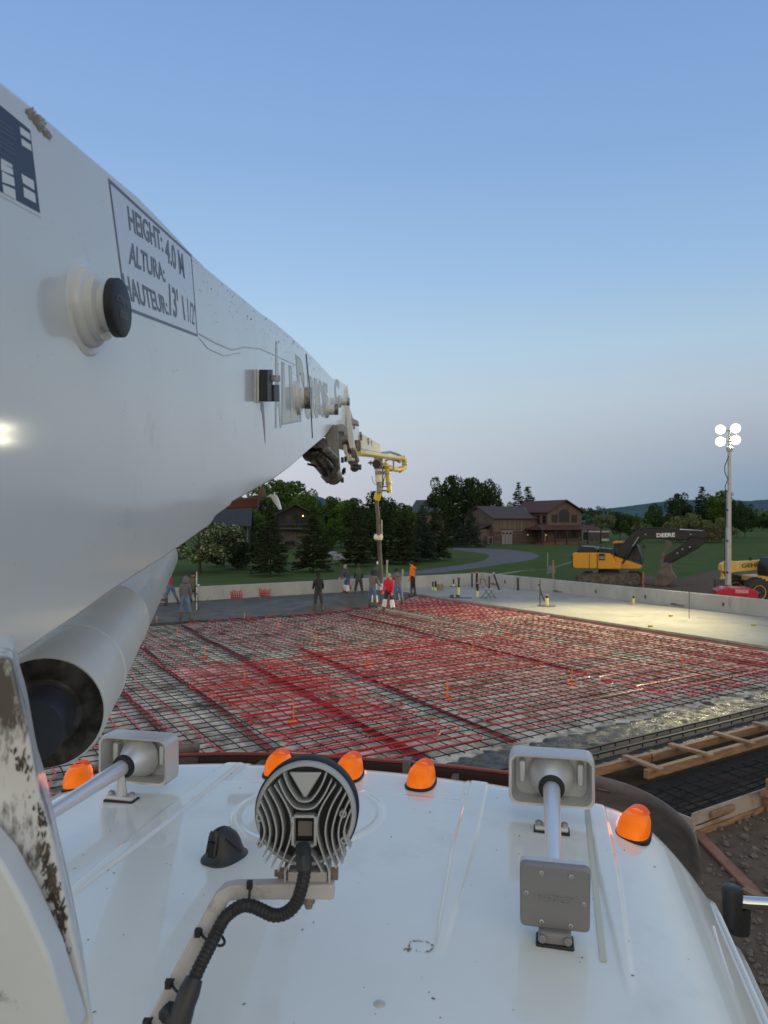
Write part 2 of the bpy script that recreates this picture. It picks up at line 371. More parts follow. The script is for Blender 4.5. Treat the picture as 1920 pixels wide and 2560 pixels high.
serp(-24.0,-21.4,-24.6,-17.5,'u',.55,amp=.12,z=-.02)
# ---- grade stakes in the mesh
stk = [(392,1560,1),(443,1592,1),(512,1645,1.2),(611,1550,1),(696,1577,1.2),(791,1615,1.3),(897,1563,1),(1019,1594,1),(611,1708,1.3),(734,1806,1.4),(920,1669,1.2),(1183,1641,1.1),(1430,1711,1.2),(1119,1749,1.3),(1708,1674,1)]
st0 = None
for i,(X,Y,s) in enumerate(stk):
    p = G(X,Y,-.11)
    ww = ['beside the wet concrete edge at far left','left of the grey hooded worker','over the left tubing','in front of the worker in black','with a paint splash in the middle left','with a wide orange splash left of centre','near the red jacketed worker','in the lit middle of the grid','over the dark tube bundle','nearest to the cab roof','in the middle of the grid','right of centre under the lamp light','at the right, well before the slab','in the front right serpentine','far right, short and dark'][i]
    t = thing('marker_stake', 'thin orange stake %s' % ww, 'stake', (0,0,0), 'orange marker stakes in the rebar grid')
    q = MB(); q.box(p+Vector((0,0,.15*s)), (.022,.012,.34*s), .3+.2*i); q.build('stake_shaft', orange, t)
    if i in (2,5,8,9,10,12,13): q = MB(); q.lathe(p+Vector((0,0,.012)), (0,0,1), [(0,.13),(.012,.12)], 10); q.build('paint_collar', orange, t)
# ---- foundation walls, panel by panel
wl = thing('foundation_wall', 'long low concrete wall behind the workers at the far left side', 'concrete wall', UV(-17,0))
uu = -36.0
while uu < -.01:
    n = min(2.44, -uu); q = MB(); q.box(UV(uu+n/2, .13, .12), (n-.014, .26, 1.16), rot_s); q.build('wall_panel', wall_m, wl, bevel=.008); uu += 2.44
q = MB(); q.box(UV(-18,.13,.11), (36,.24,1.12), rot_s); q.build('wall_core', wall_m, wl)
wr = thing('foundation_wall', 'low concrete wall running right behind the cured slab, past the excavator', 'concrete wall', UV(0,-15))
vv = 0.26
while vv > -34:
    n = 2.44; q = MB(); q.box(UV(.13, vv-n/2, .12), (.26, n-.014, 1.16), rot_s); q.build('wall_panel', wall_m, wr, bevel=.008); vv -= n
q = MB(); q.box(UV(.13,-17,.11), (.24,34.4,1.12), rot_s); q.build('wall_core', wall_m, wr)
q = MB()
for v in (-2.2,-5.1,-9.3,-12.4,-16.5,-19.8): q.box(UV(-.012, v, .28+.1*random.random()), (.02,.1,.10+.12*random.random()), rot_s)
q.build('patch', mat('patch_dark',(.09,.085,.08),.8), wr)
q = MB()
for v in (-1.3,-6.6,-14.2): q.box(UV(-.02, v, .08), (.05,.7,.035), rot_s); q.box(UV(-.03, v+.2, .12), (.07,.25,.03), rot_s)
q.build('steel_strip', rust, wr)
# slab edge form
sf = thing('edge_form', 'pale lumber form along the edge of the cured slab', 'form board', UV(-7.05,-14))
v = -2.9
while v > -30:
    q = MB(); q.box(UV(-7.03, v-1.82, -.045), (.05,3.62,.15), rot_s); q.build('form_board', mat('pale_form',(.33,.29,.22),.75,var=.2,vscale=2), sf); v -= 3.66
# key forms
for k,(v,lab) in enumerate(((-26.68,'far dusty key form rail with black teeth, beside the wet strip nearest the grid'),(-26.96,'near dusty key form rail with black teeth, closer to the ladder form'))):
    t = thing('key_form', lab, 'form rail', UV(-18,v), 'key form rails')
    q = MB(); q.box(UV(-15.5,v,-.07), (23,.035,.15), rot_s); q.build('rail', keyform, t)
    q = MB(); q.box(UV(-15.5,v,.018), (23,.05,.028), rot_s); q.build('rail_cap', black, t)
    q = MB()
    for i in range(60): q.box(UV(-26.8+.385*i, v-.026, -.012), (.018,.014,.06), rot_s)
    q.build('tie_slot', black, t)
# ladder form of lumber
t = thing('ladder_form', 'brown lumber ladder form with three visible rungs beside the pit', 'wooden form', UV(-18,-27.8))
for a,bq,v,z in ((-20.7,-19.2,-27.5,.02),(-19.18,-4,-27.52,.02),(-19.95,-16.3,-28.02,.02),(-16.28,-4,-28.02,.02)):
    q = MB(); q.box(UV((a+bq)/2,v,z-.02), (bq-a,.09,.14), rot_s); q.build('rail', wood, t, bevel=.004)
for i,u in enumerate((-19.75,-18.5,-17.25,-16,-14.7,-13.4,-12.1)):
    q = MB(); q.box(UV(u,-27.8,.085), (.12,.78,.045), rot_s+random.uniform(-.08,.08)); q.build('rung', wood, t, bevel=.004)
# plywood end panel with stake, brace and block
t = thing('form_panel', 'old plywood form panel with lumber whaler and brace at the right edge', 'form panel', UV(-19.2,-29.2,-.4))
q = MB(); q.box(UV(-18.3,-29.15,-.30), (4.2,.025,.34), rot_s); q.build('plywood_sheet', ply, t, bevel=.003)
q = MB(); q.box(UV(-18.3,-29.19,-.42), (4.2,.045,.09), rot_s); q.build('lower_whaler', wood, t, bevel=.004)
q = MB(); q.box(UV(-19.75,-29.20,-.22), (.55,.045,.09), rot_s); q.build('block', wood, t, bevel=.004)
for u in (-18.66,-16.9):
    q = MB(); q.box(UV(u,-29.25,-.25), (.09,.045,.62), rot_s); q.build('stake', wood, t, bevel=.004)
q = MB(); q.beam(UV(-18.95,-29.31,-.08),UV(-18.2,-29.33,-.30),.045,.09); q.build('brace', wood, t, bevel=.003)
q = MB(); q.box(UV(-20.42,-28.7,-.33), (.04,1.0,.28), rot_s); q.build('end_board', ply, t)
t = thing('lumber_board', 'reddish board lying on the dirt behind the cab mirror', 'board', G(1800,2150,-.4))
q = MB(); q.beam(G(1745,2085,-.40), G(1890,2235,-.40), .14, .04); q.build('plank', mat('red_lumber',(.22,.09,.05),.7,var=.3), t)
t = thing('lumber_board', 'short brown board on the dirt at the right edge', 'board', G(1880,2250,-.4))
q = MB(); q.beam(G(1860,2222,-.38), G(1990,2290,-.40), .12, .04); q.build('plank', wood, t)
# stones on the dirt at the right
rocks = MB()
for i in range(420):
    X = random.uniform(1740,1960); Y = random.uniform(2040,2560); p = G(X,Y,-.44); r = random.choice([.008,.012,.018,.03,.05])*random.uniform(.6,1.3)
    vs = []; 
    for a in range(5):
        for e in (-.6,.15,.8):
            q_ = 2*math.pi*a/5+e; rr = r*math.cos(e*1.1)*random.uniform(.7,1.2); vs.append(p+Vector((rr*math.cos(q_),rr*math.sin(q_),r*.7*math.sin(e)+r*.2)))
    fs = []
    for a in range(5):
        for e in range(2): fs.append((a*3+e,((a+1)%5)*3+e,((a+1)%5)*3+e+1,a*3+e+1))
    fs.append((2,5,8,11,14)); rocks.add(vs,fs)
tag(rocks.build('gravel', mat('field_stone',(.15,.12,.10),.85,var=.4,vscale=4), smooth=0), None, kind='stuff')
# ================================================================== BOOM
def text_mesh(s, font_off=.0):
    cu = bpy.data.curves.new('t','FONT'); cu.body = s; cu.offset = font_off; cu.resolution_u = 4; cu.fill_mode='FRONT'
    o = bpy.data.objects.new('t',cu); COL.objects.link(o); dg = bpy.context.evaluated_depsgraph_get()
    me = bpy.data.meshes.new_from_object(o.evaluated_get(dg)); bpy.data.objects.remove(o); bpy.data.curves.remove(cu); return me
def text_on(name, s, BL, BR, TL, m, parent, off=None, bold=.0, TR=None):
    BL,BR,TL = Vector(BL),Vector(BR),Vector(TL); TR = Vector(TR) if TR is not None else BR+(TL-BL)
    me = text_mesh(s,bold); co = np.array([v.co[:] for v in me.vertices]); lo = co.min(0); hi = co.max(0)
    nrm = (BR-BL).cross(TL-BL).normalized()
    for v in me.vertices:
        a = (v.co.x-lo[0])/(hi[0]-lo[0]); b_ = (v.co.y-lo[1])/(hi[1]-lo[1])
        v.co = (BL*(1-a)+BR*a)*(1-b_)+(TL*(1-a)+TR*a)*b_ + (off if off else nrm*.002)
    me.materials.clear(); me.materials.append(m); me.name = name
    o = bpy.data.objects.new(name,me); COL.objects.link(o); attach(o,parent); return o
E1 = Vector((BM,1,BE)).normalized()
bt = thing('concrete_pump_boom', 'huge white pump boom reaching from the left edge over the cab toward the workers', 'pump boom', (-.6,2,3.9))
top = [(-260,-40),(0,199),(69,254),(137,312),(206,372),(275,431),(344,489),(395,541),(447,596),(481,634),(515,668),(560,706),(605,742),(650,780),(690,808),(722,835),(759,869),(791,901),(806,918),(831,945),(847,951),(863,960)]
bot = [(869,1093),(860,1062),(831,1064),(810,1093),(759,1137),(728,1165),(684,1198),(656,1214),(581,1256),(575,1266),(540,1291),(527,1312),(460,1360),(407,1398),(340,1440),(287,1475),(192,1544),(62,1633),(29,1652),(0,1667),(-260,1880)]
side = [BP(*p) for p in top+bot]
q = MB(); q.prism(side, (-.42,0,0)); bo = q.build('boom_box', white_boom, bt, smooth=25, bevel=.006)
EX = Vector((1,0,0))
# seam lines, dents and the vertical joint
q = MB()
for pts in ([(765,885),(772,960),(778,1040),(781,1095)],):
    q.tube([BP(*p,off=.001) for p in pts], .004, 5)
q.build('joint_gap', black, bt)
q = MB()
def ribbon(pts,w,m,name,off=.0012):
    r_ = MB(); P = [BP(*p,off=off) for p in pts]; vs=[]; fs=[]
    for i,p in enumerate(P):
        t_ = (P[min(i+1,len(P)-1)]-P[max(i-1,0)]).normalized(); s_ = t_.cross(EX).normalized(); ww = w[i] if isinstance(w,(list,tuple)) else w
        vs += [p+s_*ww,p-s_*ww]
    for i in range(len(P)-1): fs.append((2*i,2*i+1,2*i+3,2*i+2))
    r_.add(vs,fs); return r_.build(name,m,bt)
scr = mat('faint_scratch',(.60,.61,.62),.5)
ribbon([(498,835),(540,858),(580,875),(610,868),(650,872),(690,890),(750,918)],.0022,scr,'scratch')
ribbon([(498,845),(520,872),(560,890),(600,882)],.0014,scr,'scratch')
drip = mat('grease_drip',(.15,.12,.10),.35,var=.5,vscale=20)
ribbon([(652,1010),(657,1022),(660,1060),(663,1110)],[.022,.030,.022,.003],drip,'drip_stain')
# rust scuff at the upper edge
def splat(cX,cY,rx,ry,n,m,name,seed,fac=.9,parent=None,pl=None):
    rr = random.Random(seed); s_ = MB()
    for i in range(n):
        a = rr.uniform(0,6.28); k = rr.random()**.7; X = cX+rx*k*math.cos(a)+rx*.0; Y = cY+ry*k*math.sin(a)+fac*(X-cX); r_ = rr.uniform(.15,1)
        s = 1+7*r_*r_; P = [(X+s*math.cos(t)*rr.uniform(.5,1.2), Y+s*1.4*math.sin(t)*rr.uniform(.5,1.2)) for t in (0,1.05,2.1,3.14,4.2,5.25)]
        s_.quad(*[(pl or BP)(*p,off=.0012+i*2e-6) for p in P])
    return s_.build(name,m,parent or bt,smooth=0)
rusty = mat('old_scuff',(.24,.19,.15),.7,col2=(.42,.38,.34),vscale=40)
splat(92,300,30,16,60,rusty,'rust_scuff',3)
splat(112,330,16,10,18,rusty,'rust_scuff',13)
speck = mat('dark_speck',(.07,.06,.055),.7)
rr = random.Random(5); s_ = MB()
for i in range(150):
    X = rr.uniform(480,800); tY = np.interp(X,[p[0] for p in top],[p[1] for p in top]); Y = tY+rr.uniform(8,150)*rr.random()+6; s = rr.uniform(.35,.8)*(1 if rr.random()<.93 else 2)
    s_.quad(*[BP(X+a*s,Y+b_*s*1.8,off=.001) for a,b_ in ((-1,-.5),(.4,-1),(1,.3),(-.2,1))])
for i in range(120):
    X = rr.uniform(20,800); Y = rr.uniform(500,1600)
    tY = np.interp(X,[p[0] for p in top],[p[1] for p in top]); bY = np.interp(X,[p[0] for p in bot[::-1]],[p[1] for p in bot[::-1]])
    if not tY+10<Y<bY-15: continue
    s = rr.uniform(.4,.9); s_.quad(*[BP(X+a*s,Y+b_*s*1.6,off=.001) for a,b_ in ((-1,-.5),(.4,-1),(1,.3),(-.2,1))])
s_.build('grime_speck', speck, bt, smooth=0)
# navy load chart
def bq(*pts,off=.0015): return [BP(*p,off=off*.35) for p in pts]
q = MB(); q.quad(*bq((-200,95),(77,320),(103,545),(-200,380))); q.build('load_chart', pale, bt)
q = MB(); q.quad(*bq((-198,99),(74,325),(99,533),(-198,372),off=.0025)); q.build('load_chart_print', navy, bt)
q = MB()
for pts in ([(47,316),(72,334),(75,352),(49,335)],[(50,345),(75,362),(77,378),(53,363)],[(51,434),(82,452),(84,476),(55,457)],[(56,467),(85,484),(88,508),(58,492)],[(0,395),(28,412),(31,438),(0,425)],[(2,428),(32,444),(35,466),(3,455)],[(4,460),(35,474),(38,500),(6,482)],[(-40,380),(-8,396),(-8,420),(-40,400)]):
    q = MB(); q.quad(*bq(*pts,off=.0035)); q.build('load_chart_cell', pale, bt)
q = MB()
for k in range(9):
    y0 = 300+k*13; q.quad(*bq((-40,y0-26),(30+4*(k%3),y0+22),(30+4*(k%3),y0+25),(-40,y0-23),off=.0035))
q.build('load_chart_line', mat('dim_print',(.11,.13,.2),.5), bt)
# HEIGHT sign: frame and lettering
TLc,TRc,BLc,BRc = (270,445),(477,636),(314,774),(493,841)
def frame(name,a,b_,c_,d_,w,m):
    P = [BP(*p,off=.0008) for p in (a,b_,c_,d_)]; ce = sum(P,Vector())/4; q = MB()
    u_ = (P[1]-P[0]).normalized(); v_ = (P[0]-P[3]).normalized()
    inn = [P[0]+(u_-v_)*w,P[1]+(-u_-v_)*w,P[2]+(-u_+v_)*w,P[3]+(u_+v_)*w]
    for i in range(4): q.quad(P[i],P[(i+1)%4],inn[(i+1)%4],inn[i])
    return q.build(name,m,bt,smooth=0)
q = MB(); q.quad(*bq((270,446),(480,637),(493,839),(313,772),off=.001)); q.build('sign_film', mat('sign_film_white',(.6,.61,.66),.3,coat=.4), bt)
frame('sign_border',(270,445),(478,637),(494,842),(314,774),.0062,sign_grey)
def img_text(name,s,BL,BR,TL,TR,m,bold=.01,off=.003): return text_on(name,s,BP(*BL,off=off*.3),BP(*BR,off=off*.3),BP(*TL,off=off*.3),m,bt,off=Vector((0,0,0)),bold=bold,TR=BP(*TR,off=off*.3))
img_text('sign_text','HEIGHT:',(323,575),(408,631),(317,513),(402,577),sign_grey,.022)
img_text('sign_text','4.0 M',(414,651),(462,698),(411,592),(456,634),sign_grey,.022)
img_text('sign_text','ALTURA:',(321,660),(414,707),(322,602),(408,662),sign_grey,.022)
img_text('sign_text','HAUTEUR:',(314,748),(422,789),(304,682),(414,744),sign_grey,.022)
img_text('sign_text',"13' 1",(424,789),(463,802),(421,704),(456,738),sign_grey,.022)
img_text('sign_text','1/2"',(470,805),(491,816),(467,742),(488,765),sign_grey,.0)
# ALL PURPOSE lettering: edge print below, cream fill above
def ap(s,BL,BR,TL,TR):
    img_text('boom_lettering',s,(BL[0]-2,BL[1]+5),(BR[0]+2,BR[1]+5),(TL[0]-3,TL[1]-7),(TR[0]+2,TR[1]-6),letter_edge,.06,.002)
    img_text('boom_lettering',s,BL,BR,TL,TR,letter_fill,.035,.0035)
ap('A',(689,1066),(702,1064),(683,852),(698,866)); ap('LL',(706,1058),(745,1050),(706,910),(736,926))
ap('P',(751,1050),(758,1049),(741,892),(757,908)); ap('URPOSE',(764,1045),(822,1036),(757,935),(816,965))
ap('C',(838,1005),(846,1004),(838,950),(846,957)); 
# pins
def pin(X,Y,r,l,name,cap,flange=True,off=0):
    c0 = BP(X,Y); q = MB(); pr = []
    if flange: pr = [(-.01,r*1.75),(.018,r*1.75),(.03,r*1.6),(.032,r*1.25),(.05,r*1.2)]
    q.lathe(c0,EX,pr+[(l*.6,r),(l,r)],32); q.build(name,mat('grimy_white_pin',(.6,.61,.61),.35,coat=.3,dirt=((.35,.24,.12),12,.6,.08,.7)),bt,smooth=40)
    if cap: q = MB(); q.lathe(c0+EX*l,EX,[(0,r*1.0),(0,r*1.02),(.02,r*1.02),(.024,r*.97),(.024,0)],32); q.build('pin_cap',black,bt,smooth=40)
    return c0
# big pin at the near end
q = MB(); c0 = BP(215,770)
q.lathe(c0+Vector((-.005,-.0,.0)),EX,[(0,.074),(.006,.074),(.008,.07)],40); q.build('pin_boss',white_boom,bt,smooth=40)
q = MB(); q.lathe(c0,EX,[(0,.061),(.010,.061),(.014,.058),(.016,.051),(.028,.050),(.030,.036),(.040,.036),(.040,.040),(.043,.042)],48); q.build('pin_housing',mat('grimy_white_pin',(.6,.61,.61),.35,coat=.3,dirt=((.35,.24,.12),12,.6,.08,.7)),bt,smooth=40)
q = MB(); q.lathe(c0+EX*.043,EX,[(0,.043),(.001,.045),(.012,.045),(.014,.042),(.014,0)],48); q.build('pin_cap',black,bt,smooth=40)
cc_ = c0+EX*.0585
text_on('cap_text','XTREME',cc_+Vector((0,-.028,.004)),cc_+Vector((0,.028,.008)),cc_+Vector((0,-.028,.014)),mat('cap_print',(.055,.055,.06),.4),bt,off=Vector((.0,0,0)))
text_on('cap_text','050',cc_+Vector((0,-.012,-.018)),cc_+Vector((0,.018,-.015)),cc_+Vector((0,-.012,-.006)),mat('cap_print',(.055,.055,.06),.4),bt,off=Vector((.0,0,0)))
# black bracket box
def bbox(X0,Y0,X1,Y1,dep,m,name,o0=0):
    P = [BP(X0,Y0,off=o0),BP(X1,Y0,off=o0),BP(X1,Y1,off=o0),BP(X0,Y1,off=o0)]; q = MB(); q.prism(P,(dep,0,0)); return q.build(name,m,bt,bevel=.003)
bbox(641,923,650,1007,.012,white_boom,'bracket_base'); bbox(640,924,655,1004,.032,black,'bracket_body',.012); bbox(650,938,664,954,.05,grimy,'bracket_bolt',.012); bbox(653,962,668,1004,.04,black,'bracket_flap',.012)
for X,Y,r,l in ((744,995,.062,.065),(816,1024,.05,.10),(849,1004,.05,.12)):
    c1 = BP(X,Y); q = MB(); q.lathe(c1,EX,[(0,r*1.6),(.02,r*1.6),(.03,r),(l,r),(l,0)],24); q.build('hinge_pin',white_boom,bt,smooth=40)
    q = MB(); q.lathe(c1+EX*(l-.02),EX,[(0,r*1.04),(.035,r*1.04),(.035,0)],24); q.build('pin_cap',grimy,bt,smooth=40)
# ---- links and cylinders at the end of the first section
def dp(pts,d): return [D(x,y,d) for x,y in pts]
def plate(pts,d,th,m,name,bev=.006):
    q = MB(); q.prism(dp(pts,d),(0,th,0)); return q.build(name,m,bt,bevel=bev)
def wplate(pts,d,th,m,name): # plate facing sideways with an explicit depth for each corner
    q = MB(); q.prism([D(x,y,dd) for x,y,dd in pts],(-th,0,0)); return q.build(name,m,bt,bevel=.005)
# channel flange of the lower link
wplate([(762,1134,7.0),(808,1094,7.6),(816,1098,7.6),(828,1130,7.5),(830,1136,7.5),(818,1118,7.3),(775,1118,7.0)],7,.22,rust,'link_channel')
cyl = lambda a,b_,r,m,name,n=20,prof=None: MB().tube([a,b_],r,n).build(name,m,bt,smooth=40)
cyl(D(792,1140,7.3),D(835,1192,7.9),.095,grimy,'link_cylinder')
cyl(D(768,1140,7.2),D(786,1128,7.3),.06,dark_steel,'link_cylinder_eye'); 
q = MB(); q.tube([D(806,1128,7.15),D(830,1150,7.35),D(842,1168,7.5),D(836,1185,7.6)],.02,8); q.tube([D(790,1150,7.15),D(806,1170,7.35),D(818,1188,7.5)],.016,8); q.tube([D(770,1160,7.2),D(800,1168,7.4),D(812,1190,7.6)],.012,8); q.build('hydraulic_hose',black,bt)
q = MB(); q.tube([D(812,1122,7.05),D(838,1146,7.3),D(842,1170,7.4),D(832,1182,7.5)],.035,8); q.build('cylinder_shield',grimy,bt)
wplate([(833,1066,8),(843,1063,8),(848,1120,8.1),(852,1195,8.3),(855,1203,8.3),(848,1204,8.3),(842,1196,8.2),(835,1130,8.1)],8,.05,mat('link_plate_grey',(.30,.30,.30),.45,var=.15),'link_plate')
q = MB(); q.prism(dp([(835,1062),(858,1060),(868,1068),(869,1090),(862,1090),(858,1079),(845,1079),(843,1120),(836,1120)],8.6),(0,.12,0)); q.build('link_arch',mat('link_plate_grey',(.30,.30,.30),.45),bt,bevel=.006)
plate([(800,1190),(846,1196),(852,1202),(836,1207),(818,1200),(820,1206),(816,1208)],8.0,.1,dark_steel,'link_foot')
for X,Y in ((856,1150),(858,1180),(856,1200),(864,1148),(861,1176)): q = MB(); q.box(D(X,Y,8.3),(.03,.06,.06)); q.build('link_bolt',black,bt)
plate([(812,1092),(828,1090),(833,1110),(824,1116),(814,1112)],8.4,.1,steel,'hinge_block')
# second section and its hinge plates
plate([(863,968),(868,960),(871,985),(876,1040),(884,1090),(884,1120),(874,1120),(868,1085),(864,1030)],11.8,.3,white_boom,'hinge_plate')
plate([(868,1020),(874,1018),(882,1045),(896,1053),(897,1063),(870,1057)],12.6,.2,mat('link_plate_grey',(.30,.30,.30),.45),'hinge_guard')
q = MB(); q.prism([D(866,1050,12.2),D(894,1062,14),D(900,1082,15),D(905,1122,15),D(898,1126,15),D(884,1118,13),D(872,1098,12.2)],(-.35,0,0)); q.build('second_section',white_boom,bt,bevel=.01)
q = MB()
for X,Y,d in ((878,1058,13),(884,1066,13.2),(901,1086,15),(903,1095,15)): q = MB(); q.box(D(X,Y,d),(.05,.05,.1)); q.build('hinge_bolt',grimy,bt)
q = MB(); q.prism([D(868,1092,12.4),D(878,1098,12.6),(D(886,1110,12.9)),D(890,1130,12.9),D(884,1140,12.9),D(876,1125,12.5)],(-.1,0,0)); q.prism([D(890,1100,13.6),D(899,1100,13.8),D(902,1108,13.8),D(902,1128,13.8),D(893,1126,13.6)],(-.1,0,0)); q.build('hinge_cheek',rust,bt,bevel=.006)
cyl(D(868,1100,12.6),D(884,1152,13.0),.11,grimy,'boom_cylinder'); cyl(D(884,1150,13.0),D(887,1172,13.2),.075,dark_steel,'boom_cylinder_rod')
q = MB()
for k in range(4): q.tube([D(866+6*math.cos(a*.6)+6,1136+4*k+3*math.sin(a*.6),12.4) for a in range(8)],.012,6)
q.tube([D(862,1112,12.4),D(864,1130,12.4),D(872,1146,12.5),D(884,1150,12.6)],.03,8); q.build('hose_loop',cream,bt)
plate([(878,1164),(895,1164),(896,1174),(879,1174)],13,.1,dark_steel,'cylinder_clevis')
for X in (876,895): q = MB(); q.lathe(D(X,1168,13.0),EX,[(0,.05),(.06,.05),(.06,0)],12); q.build('clevis_pin',dark_steel,bt)
# third section, cream
q = MB(); q.prism([D(900,1081,16),D(950,1110,24),D(952,1132,24),D(904,1122,16)],(-.3,0,.0)); q.build('tip_section',cream,bt,bevel=.012)
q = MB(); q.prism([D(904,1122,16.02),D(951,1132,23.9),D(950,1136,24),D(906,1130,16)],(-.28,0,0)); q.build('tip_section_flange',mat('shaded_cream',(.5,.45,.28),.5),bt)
for X,Y,d in ((915,1104,18.2),(923,1110,19.6)): q = MB(); q.box(D(X,Y,d),(.16,.14,.16)); q.build('section_bolt',grimy,bt)
# yellow delivery line
q = MB(); q.tube([D(893,1131,15.4),D(900,1132,16.5),D(950,1139,23),D(1004,1146,29)],.085,14); q.build('delivery_pipe',yellow_pipe,bt)
q = MB(); q.tube([D(1000,1145.4,28.4),D(1006,1146,29),D(1011,1150,29.2),D(1013,1158,29.2),D(1011,1167,29.2),D(1004,1173,29),D(992,1174,28.6),D(968,1169,28),D(962,1160,27.8)],.10,12); q.build('delivery_elbow',yellow_pipe,bt)
q = MB(); 
for p,ax in ((D(1008,1147,29.1),(1,0,-.3)),(D(1012,1159,29.2),(0,0,1)),(D(1000,1174,28.9),(1,0,0)),(D(975,1171,28.2),(1,0,.1)),(D(968,1182,28),(0,0,1)),(D(972,1208,28),(0,0,1))): q.lathe(p-Vector(ax)*.05,ax,[(0,.13),(.1,.13)],12)
q.build('pipe_clamp',steel,bt)
q = MB(); q.tube([D(966,1168,28),D(968,1178,28),D(970,1200,28),D(972,1212,28),D(974,1232,28)],.095,12); q.build('drop_pipe',yellow_pipe,bt)
q = MB(); q.tube([D(955,1133,26),D(975,1130,27),D(992,1135,28),D(1002,1140,28.6)],.05,8); q.tube([D(962,1152,28),D(972,1147,28),D(990,1150,28),D(1002,1156,28)],.05,8); q.tube([D(984,1150,28),D(985,1176,28)],.04,8); q.build('guard_hoop',steel,bt)
# end hose head
q = MB(); q.box(D(946,1156,27.5),(.34,.3,.5)); q.build('hose_head',grimy,bt,bevel=.03)
q = MB(); q.lathe(D(941,1160,27.3),(0,1,0),[(-.1,.16),(.1,.16)],16); q.build('head_hub',black,bt)
q = MB(); q.tube([D(944,1148,27.5),D(947,1205,27.5)],.13,10); q.build('hose_mast',cream,bt)
q = MB(); q.box(D(927,1157,27.5),(.22,.1,.06)); q.box(D(927,1157,27.5),(.06,.1,.16)); q.box(D(949,1182,27.5),(.34,.3,.12)); q.build('head_bracket',grimy,bt)
q = MB()
for k in range(7):
    x0 = 957+3*math.sin(k); q.tube([D(x0,1165,27.6),D(x0+4*math.sin(k*2.1),1185,27.6),D(x0-3+k,1210,27.6),D(948+k,1232,27.6)],.016,5)
q.tube([D(930,1190,27.4),D(932,1203,27.4),D(938,1212,27.4),D(946,1208,27.4)],.012,5); q.tube([D(950,1226,27.5),D(966,1227,27.5),D(972,1230,27.5)],.03,6); q.tube([D(952,1216,27.5),D(970,1216,27.5)],.02,6); q.build('control_cable',dark_steel,bt)
q = MB(); q.tube([D(948,1204,27.5),D(949,1222,27.5),D(949,1232,27.5)],.11,10); q.build('swivel',grimy,bt)
q = MB(); q.tube([D(950,1228,27.7),D(945,1236,27.7),D(942,1248,27.8)],.13,10); q.build('hose_elbow',yellow_pipe,bt)
q = MB(); q.tube([D(942,1246,27.8),D(942,1262,27.9),D(945,1290,28.2),D(946,1320,28.5),D(947,1345,28.8)],.08,10); q.build('upper_hose',mat('grey_tan_hose',(.17,.155,.135),.7,var=.4,vscale=9),bt)
q = MB(); q.lathe(D(946,1340,28.8),(0,0,1),[(-.16,.15),(.0,.19),(.08,.15)],12); q.box(D(944,1344,28.7),(.3,.2,.1)); q.build('hose_coupling',cream,bt,bevel=.01)
q = MB(); q.tube([D(947,1343,28.8),D(949,1380,29.4),D(951,1413,29.8),D(953,1445,30.1)],.085,12); q.build('end_hose',mat('dark_grey_hose',(.12,.11,.10),.7,var=.3,vscale=5),bt)
q = MB(); q.tube([D(954,1300,28.3),D(955,1335,28.6),D(952,1345,28.7)],.02,6); q.build('safety_rope',pvc_w,bt)
# hook bracket and red beam under the boom
def B2(X,Y,o): return BP(X,Y,off=-o)
q = MB(); q.prism([B2(656,1214,.1),B2(675,1203,.1),B2(675,1232,.1),B2(662,1242,.1)],(-.12,0,0)); q.build('boom_rest_horn',white_boom,bt,bevel=.01)
q = MB(); h=[D(664,1243,4.4),D(676,1235,4.4),D(688,1236,4.4),D(694,1248,4.4),D(700,1268,4.4),D(702,1274,4.4),D(697,1275,4.4),D(686,1258,4.4),D(676,1243,4.4)]; q.prism(h,(0,.07,0)); q.build('boom_rest_hook',white_boom,bt,bevel=.008)
q = MB(); h=[D(664,1244,4.46),D(676,1246,4.46),D(688,1262,4.46),D(694,1275,4.46),D(699,1276,4.46),D(690,1256,4.46),D(678,1240,4.46)]; q.prism(h,(0,.05,0)); q.build('hook_lining',rust,bt)
rb = thing('boom_cradle', 'red primed steel crossbeam under the boom', 'steel beam', D(620,1260,4.6))
q = MB(); q.beam(D(560,1261,4.5),D(646,1258,4.5),.07,.055); q.build('cross_beam',primer,rb,bevel=.004)
q = MB(); q.prism([D(650,1220,4.55),D(656,1216,4.55),D(664,1244,4.55),D(640,1248,4.55)],(0,.06,0)); q.beam(D(590,1250,4.56),D(655,1246,4.56),.05,.02); q.build('cradle_gusset',rust,rb)
# ---- the lift cylinder below the boom
lc = thing('lift_cylinder', 'fat white boom lift cylinder with a dark open collar end, under the boom', 'hydraulic cylinder', D(110,1790,1.3))
a0 = D(112,1782,1.28); a1 = D(392,1392,3.6); ax = (a1-a0).normalized(); Ln = (a1-a0).length
pr = [(0,.094),(.0,.100),(.012,.105),(.25,.105),(.252,.1075),(.262,.1075),(.264,.104),(.8,.104),(.803,.106),(.812,.106),(.815,.104),(1.3,.104),(Ln,.102)]
q = MB(); q.lathe(a0,ax,pr,64)
cyo = q.build('cylinder_barrel',mat('cylinder_white',(.60,.60,.57),.5,coat=.08,dirt=((.05,.045,.04),11,.66,.03,.9),var=.05),lc,smooth=40)
q = MB(); q.lathe(a0-ax*.004,ax,[(0,.099),(.0,.062),(.09,.060),(.09,0)],48); q.build('collar_face',mat('greasy_collar',(.10,.095,.09),.4,col2=(.025,.022,.02),vscale=14,thr=(.4,.58)),lc,smooth=40)
q = MB(); q.lathe(a0-ax*.10,ax,[(0,.0),(0,.052),(.17,.052)],40); q.build('piston_rod',mat('blued_rod',(.07,.08,.11),.25,metal=.6),lc,smooth=40)
